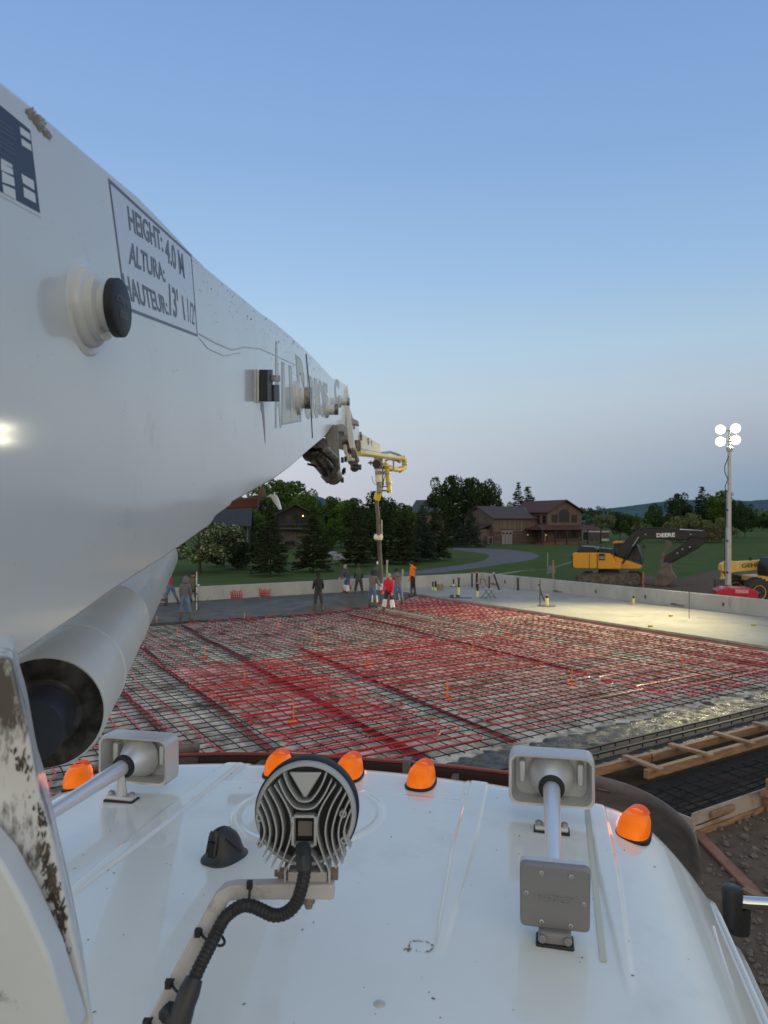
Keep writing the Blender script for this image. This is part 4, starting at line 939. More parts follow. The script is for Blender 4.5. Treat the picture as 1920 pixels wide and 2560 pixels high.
for X,Y,d,ang in ((627,2228,1.20,0),(520,2335,1.16,1.05),(448,2462,1.12,1.05),(394,2560,1.09,1.05)):
    q=MB(); c_=D(X,Y,d); t_=Vector((math.cos(ang),0,math.sin(ang))); a_=t_.cross(Vector((0,1,0))).normalized(); 
    off_=-a_*(.009 if ang else .012)
    pts=[c_+off_*1+(a_*math.cos(2*math.pi*i/16)*.0215+Vector((0,1,0))*math.sin(2*math.pi*i/16)*.0165) for i in range(17)]
    q.tube(pts,.0024,6); q.box(c_+a_*.016+Vector((0,-.010,0)),(.009,.009,.012)); q.build('zip_tie',black,wt)
# ---- mirror arm at the right edge
ma = thing('mirror_bracket','black pivot with chromed mirror arm on the right side of the cab','mirror arm',D(1830,2240,1.9))
q=MB(); q.lathe(D(1831,2262,1.86),(0,0,1),[(-.05,.022),(.035,.026),(.045,.024),(.048,.018)],24); q.build('pivot_post',black_pl,ma,smooth=40)
q=MB(); q.lathe(D(1845,2300,1.88),(0,0,1),[(-.03,.028),(.02,.03),(.04,.03)],24); q.build('pivot_lower',black_pl,ma,smooth=40)
q=MB(); q.tube([D(1832,2252,1.86),D(1860,2256,1.86),D(2060,2268,1.9)],.0165,20); q.build('mirror_tube',mat('polished_tube',(.7,.7,.72),.12,metal=1),ma,smooth=60)
q=MB(); q.lathe(D(1827,2233,1.86),(0,0,1),[(0,.012),(.004,.012),(.004,.006)],6); q.build('pivot_bolt',steel,ma)
print('cab ok')
# ================================================================== PEOPLE
skin_m = mat('skin',(.50,.27,.19),.6); hair_m = mat('dark_hair',(.03,.022,.016),.8)
def cloth(n,c): return mat('cloth_'+n,tuple(min(.9,x*1.45) for x in c),.85,var=.22,vscale=7,bump=.5,bscale=22)
jeans = cloth('denim',(.07,.11,.19)); darkp = cloth('charcoal',(.028,.028,.03)); blackc = cloth('black',(.014,.014,.016))
maroon = cloth('maroon',(.20,.025,.045)); slate = cloth('slate',(.085,.08,.095)); olive = cloth('olive',(.075,.085,.045)); darkgrey = cloth('dark_grey',(.05,.055,.06))
dkgreen = cloth('dark_green',(.035,.055,.03)); brown = cloth('brown',(.12,.095,.075)); redj = cloth('red',(.42,.015,.035)); orangeh = cloth('orange',(.90,.13,.01)); tee = cloth('olive_tee',(.065,.085,.06))
boot_m = mat('muddy_boot',(.095,.08,.055),.7,var=.4,vscale=9); knee_m = mat('white_knee_board',(.75,.75,.74),.6,var=.1); glove_o = cloth('glove_orange',(.7,.1,.03)); cap_w = cloth('pale_cap',(.5,.5,.5))
concr_boot = boot_m
def person(label, pos, face, h=1.8, lean=0, side=0, legs=((0,0,.1),(0,0,.1)), arms=((10,10,8),(10,10,8)), topm=None, pants=None, head='cap', headm=None, knee=False, glove=None, headlean=10, sleeves=True, group='workers on the concrete pour'):
    """face: heading in degrees, 0 = looking away from the camera. legs: (thigh forward, knee bend, foot aside); arms: (upper arm forward, elbow bend, out)"""
    s = h/1.8; root = thing('person', label, 'person', pos, None)
    V=[];E_=[];Rr=[];Lb=[]
    def v(p,r): V.append(Vector(p)*s); Rr.append(r*s*1.2); return len(V)-1
    ln=R(lean); sl=R(side)
    def torso(z,y=0,x=0):   # point z above the pelvis, leaned
        return Vector((x*math.cos(sl)+z*math.sin(sl), y*math.cos(ln)+z*math.sin(ln), .93+hipdrop+z*math.cos(ln)-y*math.sin(ln)))
    # legs first to know how far the hips sit
    def leg(sx,a,k,o):
        a_=R(a);k_=R(k); th=.43;sh=.43; o_=math.asin(min(.6,o/.86)); kn=Vector((sx*(.09)+sx*th*math.sin(o_), th*math.sin(a_), -th*math.cos(a_)*math.cos(o_))); an=kn+Vector((sx*sh*math.sin(o_), sh*math.sin(a_-k_), -sh*math.cos(a_-k_)*math.cos(o_))); return kn,an
    L_=[leg(-1,*legs[0]),leg(1,*legs[1])]; low=min(L_[0][1].z,L_[1][1].z); hipdrop=-.93+(-low+.07)
    pel=v(torso(0),.135); wa=v(torso(.16),.125); ch=v(torso(.36,-.01),.145); nk0=v(torso(.50,-.01),.085); E_+= [(pel,wa),(wa,ch),(ch,nk0)]; seg={}
    seg[(pel,wa)]=0;seg[(wa,ch)]=0;seg[(ch,nk0)]=0
    hb=torso(.50,-.01)/1; hl=ln+R(headlean)
    def hp(z,y=0): return hb+Vector((z*math.sin(sl), z*math.sin(hl)+y*math.cos(hl), z*math.cos(hl)-y*math.sin(hl)))
    nk=v(hp(.07),.052); jaw=v(hp(.13,.02),.068); cr_=v(hp(.22,.0),.088); tp_=v(hp(.27,0),.055); nose=v(hp(.16,.105),.016)
    for a,b_ in ((nk0,nk),(nk,jaw),(jaw,cr_),(cr_,tp_),(jaw,nose)): E_.append((a,b_)); seg[(a,b_)]=3
    for sx,(kn,an),(a,k,o) in ((-1,L_[0],legs[0]),(1,L_[1],legs[1])):
        hj=torso(0); hj.x+=sx*.095; hv=v(hj+Vector((0,0,-.04)),.088); base=torso(0)
        kv=v(base+kn+Vector((0,0,0)),.063); av=v(base+an,.05); mid=v(base+kn.lerp(an,.35),.062); toe=v(base+an+Vector((sx*.03,.17,-.035)),.040); heel=v(base+an+Vector((0,-.03,-.035)),.045)
        for a2,b2,c2 in ((pel,hv,1),(hv,kv,1),(kv,mid,1),(mid,av,2),(av,toe,2),(av,heel,2)): E_.append((a2,b2)); seg[(a2,b2)]=c2
        if knee:
            q=MB(); c0=base+kn.lerp(an,.30)+Vector((0,.075,0)); q.box(Vector((0,0,0)),(.20,.12,.34),taper=.85); kb=q.build('knee_board',knee_m,None,bevel=.02); kb.parent=root; kb.location=c0*s; kb.scale=(s,s,s); dd=(kn-an).normalized(); kb.rotation_mode='QUATERNION'; kb.rotation_quaternion=Vector((0,0,1)).rotation_difference(dd)
    for sx,(ua,eb,out) in ((-1,arms[0]),(1,arms[1])):
        sh=torso(.455,-.01); sh.x+=sx*.165; sv=v(sh,.068); a_=R(ua); o_=R(out*.45); U=Vector((sx*math.sin(o_),math.sin(a_)*math.cos(o_),-math.cos(a_)*math.cos(o_))); el=sh+U*.29
        b_=a_+R(eb); Fv=Vector((sx*math.sin(o_)*.4,math.sin(b_)*math.cos(o_*.4),-math.cos(b_)*math.cos(o_*.4))); wr=el+Fv*.25; hd=wr+Fv*.09; tip=wr+Fv*.17+Vector((0,0,0)); th=wr+Fv*.07+Vector((-sx*.045,.015,0))
        ev=v(el,.050); wv=v(wr,.036); hv=v(hd,.040); tv=v(tip,.022); tt=v(th,.014)
        for a2,b2,c2 in ((ch,sv,0),(sv,ev,0),(ev,wv,0 if sleeves else 3),(wv,hv,4),(hv,tv,4),(wv,tt,4)): E_.append((a2,b2)); seg[(a2,b2)]=c2
    me=bpy.data.meshes.new('body'); me.from_pydata([tuple(p) for p in V],E_,[]); o=bpy.data.objects.new('body',me); COL.objects.link(o)
    md=o.modifiers.new('s','SKIN'); 
    for i,sv in enumerate(me.skin_vertices[0].data): sv.radius=(Rr[i],Rr[i]*(.8 if i in (pel,wa,ch) else 1))
    me.skin_vertices[0].data[pel].use_root=True
    sb=o.modifiers.new('u','SUBSURF'); sb.levels=1; sb.render_levels=1
    dg=bpy.context.evaluated_depsgraph_get(); m2=bpy.data.meshes.new_from_object(o.evaluated_get(dg)); bpy.data.objects.remove(o); m2.name='body'
    ms=[topm,pants,boot_m,skin_m,glove or skin_m]; m2.materials.clear()
    for m in ms: m2.materials.append(m)
    sg=[(V[a],V[b_],c,max(Rr[a],Rr[b_])) for (a,b_),c in seg.items()]
    for p in m2.polygons:
        c=p.center; best=9;bc=0
        for a,b_,cc,r_ in sg:
            ab=b_-a; t=max(0,min(1,(c-a).dot(ab)/ab.length_squared)); d=(c-(a+ab*t)).length-r_*.8
            if d<best: best=d;bc=cc
        p.material_index=bc; p.use_smooth=True
    o=bpy.data.objects.new('body',m2); COL.objects.link(o); o.parent=root
    hc=hp(.21)*s; up=(hp(.3)-hp(.1)).normalized(); fw=(hp(.2,.1)-hp(.2)).normalized()
    if head in ('cap','backcap'):
        q=MB(); q.lathe((0,0,0),up,[(-.01,.107),(.03,.108),(.07,.095),(.098,.06),(.108,0)],14); cb=hc*0
        q.v=[tuple(Vector(p)+hc/1) for p in [Vector(x)*s for x in q.v]]; f2=fw if head=='cap' else -fw
        pc=hc+f2*.13*s+up*.01*s; q.box(pc,(.14*s,.10*s,.012*s),Vector((0,1,0)).rotation_difference(f2)); q.build('cap',headm or blackc,None,smooth=40).parent=root
        q=MB(); q.lathe(hc-fw*.012*s-up*.055*s,up,[(-.03*s,.070*s),(0,.094*s),(.05*s,.102*s)],12); q.build('hair',hair_m,None,smooth=40).parent=root
    elif head=='hood':
        q=MB(); q.lathe(hc-fw*.02*s-up*.10*s,up,[(-.07*s,.12*s),(0,.118*s),(.08*s,.125*s),(.15*s,.108*s),(.20*s,.06*s),(.215*s,0)],14); q.build('hood',headm or topm,None,smooth=50).parent=root
    elif head=='hair':
        q=MB(); q.lathe(hc-fw*.02*s-up*.06*s,up,[(-.03*s,.075*s),(0,.098*s),(.09*s,.103*s),(.13*s,.085*s),(.16*s,0)],14); q.build('hair',headm or hair_m,None,smooth=50).parent=root
    if head!='hood' and lean<30 and topm in (orangeh,maroon,brown):
        q=MB(); c0=torso(.47,-.10)*s; q.lathe(c0,Vector((0,-.5,1)),[(-.05*s,.10*s),(.0,.125*s),(.04*s,.10*s)],12); q.build('hood',topm,None,smooth=50).parent=root
    root.rotation_euler=(0,0,R(face)); return root
def P0(X,Y,z=0): return G(X,Y,z)
person('worker in a maroon jacket bending left with a rake at the far left', P0(427,1513,0), 55, 1.78, lean=28, legs=((20,30,.10),(-10,15,.2)), arms=((50,30,5),(40,25,25)), topm=maroon, pants=jeans, head='cap', headm=blackc)
person('worker in a slate grey hooded sweatshirt and jeans, seen from behind at left', P0(463,1551,0), -4, 1.85, lean=3, legs=((3,4,.12),(-2,3,.14)), arms=((5,12,14),(4,10,14)), topm=slate, pants=jeans, head='hood', glove=darkp)
person('worker in olive with a cap facing us, holding a pale grade pole', P0(483,1524,0), 200, 1.80, lean=4, legs=((0,2,.1),(0,4,.1)), arms=((15,80,10),(20,70,12)), topm=olive, pants=darkp, head='cap', headm=blackc, glove=cap_w)
person('worker all in black standing alone with hands together, left of the hose', P0(796,1529,-.02), 8, 1.80, lean=3, legs=((2,3,.09),(-3,3,.09)), arms=((12,60,20),(12,60,20)), topm=blackc, pants=darkp, head='backcap', headm=blackc, headlean=22)
person('worker with a white knee board mostly hidden behind the lift cylinder', P0(330,1560,-.02), 60, 1.7, lean=40, legs=((25,50,.12),(-15,20,.2)), arms=((60,20,5),(60,20,5)), topm=darkgrey, pants=jeans, head='cap', headm=blackc, knee=True)
person('grey haired worker in dark grey bending beside the red bundle, far back', P0(868,1486,.05), 150, 1.72, lean=16, legs=((14,12,.1),(-4,25,.1)), arms=((25,30,10),(25,30,10)), topm=darkgrey, pants=jeans, head='hair', headm=mat('grey_hair',(.25,.24,.23),.8), knee=True)
person('worker in dark green seen from behind, second from the left in the group', P0(897,1492,.05), 5, 1.78, lean=8, legs=((4,6,.14),(-2,3,.12)), arms=((20,45,14),(20,45,14)), topm=dkgreen, pants=darkp, head='cap', headm=blackc, headlean=30)
person('worker in a brown vest and dark hood with white knee boards, back of a group', P0(931,1517,.02), -30, 1.80, lean=8, legs=((6,5,.1),(-4,5,.12)), arms=((15,30,10),(18,45,12)), topm=brown, pants=jeans, head='hood', headm=blackc, knee=True)
person('worker in a pale cap and olive tee shirt holding the hanging hose', P0(947,1484,.10), 170, 1.82, lean=4, legs=((4,4,.12),(-6,8,.1)), arms=((45,50,12),(50,45,14)), topm=tee, pants=jeans, head='cap', headm=cap_w, sleeves=False, knee=True)
person('worker in a bright red jacket striding with orange gloves and white knee boards', P0(973,1528,-.04), 165, 1.82, lean=10, legs=((16,8,.16),(-8,4,.20)), arms=((10,22,10),(16,30,10)), topm=redj, pants=darkp, head='cap', headm=mat('camo_cap',(.35,.30,.12),.8,var=.5,vscale=20), knee=True, glove=glove_o)
person('worker in a brown hooded jacket and jeans behind the red jacketed worker', P0(994,1511,-.02), 20, 1.82, lean=9, legs=((8,8,.1),(-6,6,.1)), arms=((25,60,14),(25,50,14)), topm=brown, pants=jeans, head='cap', headm=blackc, knee=True)
person('worker in a bright orange hooded sweatshirt and black trousers standing at the slab corner', P0(1032,1489,0), 70, 1.93, lean=4, legs=((3,3,.08),(-3,5,.08)), arms=((6,12,5),(4,10,5)), topm=orangeh, pants=blackc, head='backcap', headm=blackc)
# hand tools
t=thing('grade_pole','thin pale grade pole held upright by the olive worker','pole',P0(491,1527)); q=MB(); p=P0(491.6,1525); q.tube([p,p+Vector((0,0,1.72))],.022,8); q.build('pole_shaft',pvc_w,t)
q=MB()
for z in (.35,.7,1.05): q.tube([p+Vector((0,0,z)),p+Vector((0,0,z+.05))],.024,8)
q.build('pole_mark',black,t)
t=thing('rake','dark long handled rake leaning from the maroon worker','rake',P0(415,1500)); q=MB(); q.tube([D(407,1468,33.6),D(411,1494,33.9)],.02,6); q.build('handle',black,t); q=MB(); q.box(D(410,1500,33.9),(.35,.05,.14),.4); q.build('rake_head',dark_steel,t)
t=thing('shovel','round shovel held by the dark green worker','shovel',P0(880,1490)); q=MB(); q.tube([D(884,1452,37),D(872,1488,37.2)],.02,6); q.build('handle',stake_wood,t); q=MB(); q.box(D(871,1490,37.2),(.2,.04,.25)); q.build('blade',dark_steel,t)
for X,Y0,Y1,d,lab in ((968,1401,1440,33,'pale survey rod standing behind the red jacketed worker'),(1007,1424,1500,36,'pale handled bull float rod right of the brown jacketed worker')):
    t=thing('survey_rod',lab,'rod',D(X,Y1,d)); q=MB(); q.tube([D(X,Y0,d),D(X-1,Y1,d)],.03,8); q.box(D(X,Y0+3,d),(.09,.05,.12)); q.build('rod_shaft',mat('dull_pale',(.4,.4,.38),.6),t)
# screed board
t=thing('screed_board','long pale screed beam lying on the tubing grid by the workers','screed',G(1010,1530)); q=MB(); q.beam(G(946,1521,.0),G(1080,1548,.0),.06,.13); q.build('beam',mat('pale_screed',(.42,.37,.30),.6,var=.15),t,bevel=.005)
# ================================================================== THINGS ON THE SLAB
def stub(X,Yt,Yb,d,lab,yl=0,cap=True,disc=None,r=.045,X2=None):
    p=G(X,Yb,0) ; k=p.y; h=(Yb-Yt)/FPX*k; t=thing('pipe_stub',lab,'pipe stub',p)
    tp_=p+Vector((((X2 or X)-X)/FPX*k,0,h))
    q=MB(); q.tube([p.lerp(tp_,yl) if yl else p,tp_],r,12); q.build('black_pipe',abs_b,t)
    if yl: q=MB(); q.tube([p,p.lerp(tp_,yl+.02)],r*1.25,12); q.build('yellow_sleeve',pipe_y,t)
    if cap: q=MB(); q.lathe(tp_,(0,0,1),[(-.02,r*1.15),(.02,r*1.15),(.025,r*.5)],12); q.build('pink_cap',pink,t)
    if disc: q=MB(); q.lathe(p,(0,0,1),[(0,disc),(.03,disc),(.035,disc*.9)],20); q.build('float_disc',mat('muddy_disc',(.13,.12,.10),.7,var=.3),t)
    return t
stub(1147,1443,1488,0,'black pipe stub with yellow sleeve just left of the pink capped pair',.42,r=.05)
stub(1194,1458,1492,0,'black pipe stub with yellow sleeve directly left of the folding chair',.42,r=.06)
stub(1180,1432,1468,0,'tall black capped pipe against the far wall, left of two',.0,r=.05)
stub(1192,1431,1470,0,'thicker black capped pipe against the far wall',.0,r=.07)
stub(1082,1454,1475,0,'short pale based pipe stub at the far left of the slab',.35,cap=False)
stub(1089,1452,1476,0,'short pink capped pipe stub beside the bucket',.3,r=.06)
stub(1134,1448,1467,0,'black pipe stub standing in a dark floating disc near the far wall',.35,cap=False,disc=.22)
stub(1223,1441,1470,0,'thin black pipe behind the folding chair back',.0,cap=False)
stub(1295,1444,1476,0,'black conduit standing up the right wall panel',.0,cap=False,r=.06)
stub(1248,1475,1475.1,0,'x',0,cap=False) if False else None
t=thing('leaning_pipe','black pipe with a grey end leaning on the far wall behind the chair','pipe',G(1248,1475)); q=MB(); a_=G(1248,1475); b_=D(1235,1436,a_.y+.35); q.tube([a_,b_],.055,10); q.build('black_pipe',abs_b,t); q=MB(); q.tube([b_,b_+(b_-a_).normalized()*.12],.06,10); q.build('grey_end',steel,t)
stub(1367,1488,1515,0,'yellow sleeved stub on a round disc in the lamp light',.72,r=.065,disc=.42)
t=thing('rebar_upright','grey upright pole beside the yellow stub on the disc','pole',G(1350,1512)); q=MB(); q.tube([G(1350,1512),G(1350,1512)+Vector((0,0,1.85*.65))],.028,8); q.build('pole_shaft',dark_steel,t)
q=MB(); p=G(1351,1506); q.tube([p+Vector((0,0,.7)),p+Vector((.05,0,.4)),p+Vector((.2,0,.1)),p+Vector((.33,0,.01))],.03,8); q.build('bent_conduit',abs_b,t)
t=thing('rebar_upright','thin tall steel rod standing on the slab before the right wall','pole',G(1723,1546)); q=MB(); p=G(1723,1546); q.tube([p,p+Vector((0,0,1.17))],.012,6); q.build('rod',dark_steel,t)
t=thing('wall_stub','pale sleeved stub with pink cap at the foot of the right wall','pipe stub',G(1585,1508)); q=MB(); p=G(1584,1510); q.tube([p,p+Vector((0,0,.28))],.055,10); q.build('yellow_sleeve',pipe_y,t); q=MB(); q.tube([p+Vector((0,0,.28)),p+Vector((0,0,.40))],.045,10); q.build('black_pipe',abs_b,t); q=MB(); q.lathe(p+Vector((0,0,.4)),(0,0,1),[(0,.05),(.04,.05)],10); q.build('pink_cap',pink,t)
t=thing('pink_marker','small pink plug on the slab before the right wall','plug',G(1579,1512)); q=MB(); q.lathe(G(1579,1512),(0,0,1),[(0,.05),(.12,.05),(.14,.03)],10); q.build('plug_body',pink,t)
for X,Y,lab in ((1677,1539,'small yellow block on the lit slab before the tall rod'),(1626,1565,'small yellow block on the slab edge in the lamp light'),(1884,1562,'small yellow block near the right edge of the picture')):
    t=thing('yellow_block',lab,'block',G(X,Y),'yellow blocks on the cured slab'); q=MB(); q.box(G(X,Y,.035),(.16,.10,.07),.4); q.build('foam_block',mat('yellow_foam',(.45,.38,.10),.7),t,bevel=.01)
t=thing('float_tray','black tray holding a short white stub, left of the chair','tray',G(1137,1491)); q=MB(); q.box(G(1137,1490,.07),(.5,.36,.13),.2,taper=.85); q.build('tray_box',black_pl,t,bevel=.02); q=MB(); q.tube([G(1137,1490,.1),G(1137,1490,.36)],.05,10); q.build('white_pipe',pvc_w,t); q=MB(); q.lathe(G(1137,1490,.36),(0,0,1),[(0,.055),(.04,.055)],10); q.build('pink_cap',pink,t)
t=thing('bucket','rusty tan bucket on the slab beside the short stubs','bucket',G(1100,1475)); q=MB(); q.lathe(G(1100,1476),(0,0,1),[(0,.16),(.02,.17),(.34,.20),(.35,.21),(.36,.19),(.34,.18),(.05,.15),(.05,0)],20); q.build('bucket_shell',mat('tan_bucket',(.28,.22,.15),.7,var=.4,vscale=12),t)
t=thing('blue_level','long blue level lying on the slab edge left of the chair','level',G(1155,1496)); q=MB(); q.beam(G(1125,1494,.03),G(1180,1495,.03),.05,.06); q.build('level_bar',mat('blue_metal',(.06,.12,.30),.4),t)
# folding chair
cp0=G(1222,1497); ch=thing('folding_chair','beige folding chair with dark legs alone on the slab','chair',cp0); cf=mat('chair_beige',(.42,.41,.36),.5); ct=mat('chair_tube',(.03,.03,.032),.4,metal=.3)
def CH(x,y,z): a=R(-62); return cp0+Vector((-.0,0.1,0))+Vector((x*math.cos(a)-y*math.sin(a),x*math.sin(a)+y*math.cos(a),z))*1.12
q=MB(); q.prism([CH(-.2,-.2,.44),CH(.2,-.2,.44),CH(.19,.2,.43),CH(-.19,.2,.43)],(0,0,.03)); q.build('seat',cf,ch,bevel=.01)
q=MB(); q.prism([CH(-.19,-.26,.58),CH(.19,-.26,.58),CH(.17,-.34,.86),CH(-.17,-.34,.86)],CH(0,.02,0)-CH(0,0,0)); q.build('backrest',cf,ch,bevel=.01)
for s in (-1,1):
    q=MB(); q.tube([CH(s*.21,.28,0),CH(s*.21,-.1,.44),CH(s*.2,-.28,.66),CH(s*.18,-.35,.88)],.014,8); q.build('front_leg',ct,ch)
    q=MB(); q.tube([CH(s*.18,-.32,0),CH(s*.18,.12,.43)],.014,8); q.build('rear_leg',ct,ch)
q=MB(); q.tube([CH(-.18,-.35,.88),CH(-.1,-.36,.92),CH(.1,-.36,.92),CH(.18,-.35,.88)],.014,8); q.build('top_rail',ct,ch)
q=MB(); q.tube([CH(-.21,.2,.09),CH(.21,.2,.09)],.011,8); q.build('stretcher',ct,ch)
q=MB(); q.tube([CH(-.18,-.25,.08),CH(.18,-.25,.08)],.011,8); q.build('stretcher',ct,ch)
# red manifolds on the left wall
for X,Y,w,lab in ((588,1484,30,'fan of red tube ends against the left wall, leaning left'),(659,1481,26,'upright row of red tube ends against the left wall'),(864,1467,16,'red tube ends behind the grey haired worker at the wall')):
    d=None; tx=(X-960)/FPX; uu=( (tx*45.7-6.2)/(.848-.53*tx)); pw=UV(uu,-.12,0); sc=pw.y/FPX; t=thing('tube_manifold',lab,'tube manifold',pw,'red tube manifolds on the left wall'); n=7
    for k in range(n):
        x=(k/(n-1)-.5)*w*sc; q=MB(); q.tube([pw+Vector((x,0,.02)),pw+Vector((x+(.02 if w<30 else -.12+.02*k),-.03,.32+.06*(k%2)+.1*(k==0))),pw+Vector((x+(.05 if w<30 else -.16+.01*k),-.04,.48-.05*(k%3)))],.022,6); q.build('tube_end',tube_m,t)
    for z in (.08,.2): q=MB(); q.tube([pw+Vector((-w*sc/2,-.03,z)),pw+Vector((w*sc/2,-.03,z))],.015,6); q.build('manifold_rail',tube_dark,t)
# ================================================================== LIGHT TOWER
TD_=36.0; lt0=D(1819,1464,TD_); lt0.z=-.45
tw=thing('light_tower','red light tower trailer with tall grey mast and four lit lamps','light tower',lt0)
red_m=mat('trailer_red',(.50,.008,.03),.35,coat=.4,var=.1); mast_m=mat('galvanised_mast',(.42,.42,.41),.5,metal=.35,var=.12,vscale=4)
mb_=D(1820,1463,TD_); mt=D(1824,1122,TD_)
q=MB(); q.box((mb_+D(1822,1320,TD_))/2,(.21,.21,(D(1822,1320,TD_)-mb_).length)); q.build('mast_section',mast_m,tw,bevel=.01)
q=MB(); q.box((D(1822.5,1230,TD_)+D(1822,1330,TD_))/2,(.17,.17,(D(1822,1230,TD_)-D(1822,1330,TD_)).length)); q.build('mast_section',mast_m,tw,bevel=.01)
q=MB(); q.box((mt+D(1822.5,1235,TD_))/2,(.13,.13,(mt-D(1822.5,1235,TD_)).length)); q.build('mast_section',mast_m,tw,bevel=.01)
q=MB(); q.tube([mt+Vector((0,0,-.1)),mt+Vector((0,0,1.0))],.045,10); q.lathe(mt,(0,0,1),[(-.12,.14),(.05,.16),(.12,.08)],14); q.build('mast_head',mast_m,tw)
for zz in (1105,1078): 
    q=MB(); q.tube([D(1797,zz,TD_),D(1842,zz-3,TD_)],.03,8); q.build('cross_arm',mast_m,tw)
q=MB(); q.tube([D(1822,1140,TD_-.15),D(1812,1165,TD_-.15),D(1812,1180,TD_-.15),D(1820,1200,TD_-.15),D(1818,1203,TD_-.15),D(1813,1215,TD_-.15),D(1813,1330,TD_-.15),D(1811,1440,TD_-.15)],.022,6); q.build('power_cable',black,tw)
q=MB()
for z in (1275,1352,1431): q.box(D(1818,z,TD_-.12),(.12,.03,.08),Matrix.Rotation(.5,3,'Y').to_quaternion())
q.build('cable_tie',black,tw)
aim=UV(-11,-14,0)
for X,Y in ((1801,1074),(1839,1071),(1801,1104),(1839,1100)):
    c_=D(X,Y,TD_); n_=(Vector((1.5,8,2))-c_).normalized()
    lh=MB(); lh.lathe(c_-n_*.18,n_,[(-.06,.06),(0,.13),(.12,.235),(.17,.245),(.175,.23)],24); lh.build('lamp_head',steel,tw,smooth=50)
    q=MB(); q.lathe(c_,n_,[(.02,.16),(.03,.12),(.034,0)],24); q.build('lamp_lens',mat('lit_lens',(1,1,1),.3,emit=(1,.93,.66),es=110),tw)
    q=MB(); q.lathe(c_,n_,[(.022,.16),(.012,.235),(-.01,.24)],24); q.build('lamp_reflector',mat('lit_reflector',(1,.9,.6),.4,emit=(1,.84,.42),es=2.0),tw)
    ld=bpy.data.lights.new('tower_lamp','SPOT'); ld.energy=5600; ld.color=(1,.85,.44); ld.spot_size=R(66); ld.spot_blend=1.0; ld.shadow_soft_size=.22
    lo=bpy.data.objects.new('tower_lamp',ld); COL.objects.link(lo); lo.location=c_+n_*.12; tgt=UV(-9.0+ (X-1820)*.09,-15.0,0); lo.rotation_euler=(tgt-lo.location).to_track_quat('-Z','Y').to_euler(); lo.parent=tw; lo.matrix_parent_inverse=wm(tw).inverted()
fr=[(1790,1467),(1800,1460),(1853,1459),(1878,1464)]
def LB(x,y,z): a=R(-14); return lt0+Vector((x*math.cos(a)-y*math.sin(a),x*math.sin(a)+y*math.cos(a),z))
q=MB(); q.prism([LB(-.6,-.65,.55),LB(1.25,-.65,.55),LB(1.25,-.65,1.0),LB(.9,-.65,1.16),LB(-.25,-.65,1.16),LB(-.6,-.65,1.02)],LB(0,1.3,0)-LB(0,0,0)); q.build('trailer_body',red_m,tw,bevel=.04)
q=MB(); q.box(LB(.3,0,.42),(1.9,1.1,.25),R(-14)); q.build('chassis',dark_steel,tw)
for x in (-.62,1.3):
    q=MB(); q.tube([LB(x,-.7,.5),LB(x,-.7,.02)],.04,8); q.box(LB(x,-.7,.03),(.2,.2,.04)); q.build('outrigger',steel,tw)
for y in (-.75,.75): q=MB(); q.lathe(LB(.35,y,.3),LB(0,1,0)-LB(0,0,0),[(-.1,.15),(-.1,.3),(.1,.3),(.1,.15)],20); q.build('wheel',black,tw)
text_on('badge_text','TEREX',LB(.22,-.70,.94),LB(.78,-.70,.94),LB(.22,-.70,1.08),mat('badge_white',(.6,.6,.6),.5),tw)
q=MB(); q.quad(LB(.18,-.697,.90),LB(.82,-.697,.90),LB(.82,-.697,1.11),LB(.18,-.697,1.11)); q.build('badge_plate',mat('badge_red',(.65,.12,.12),.5),tw)
# ================================================================== EXCAVATOR
ex0=D(1514.8,1464,51.0); ex0.z=-.45
yaw=R(-24); SX=.00963/math.cos(yaw); SZ=.00963
exo=thing('excavator','yellow and black tracked excavator with its bucket resting on the dirt','excavator',ex0,None)
def X3(zx,zy,y=0,k=0.0):   # side-view pixel -> point; y = metres to the far side of the machine
    tn=(1340+.3496*zx-960)/FPX; c_,s_=math.cos(yaw),math.sin(yaw); x=(tn*(ex0.y+y*c_)-(ex0.x-y*s_))/(c_-tn*s_); dy=ex0.y+y*c_+x*s_
    return Vector((ex0.x-y*s_+x*c_,dy,CAMZ-(1020+.3496*zy-HZ)/FPX*dy))
YD=Vector((-math.sin(yaw),math.cos(yaw),0))
yel=mat('machine_yellow',(.66,.29,.012),.4,coat=.3,dirt=((.25,.15,.05),3,.6,.2,.3)); blk2=mat('machine_black',(.006,.007,.010),.45,coat=.1,var=.3,vscale=2); trk=mat('muddy_track',(.085,.065,.05),.8,col2=(.16,.12,.085),vscale=4); gls=mat('cab_glass_green',(.02,.05,.05),.08,coat=1)
def side_part(pts,y0,y1,m,name,bev=.03,par=None):
    q=MB(); q.prism([X3(x,z,y0) for x,z in pts],YD*(y1-y0)); return q.build(name,m,par or exo,bevel=bev)
_X3=X3
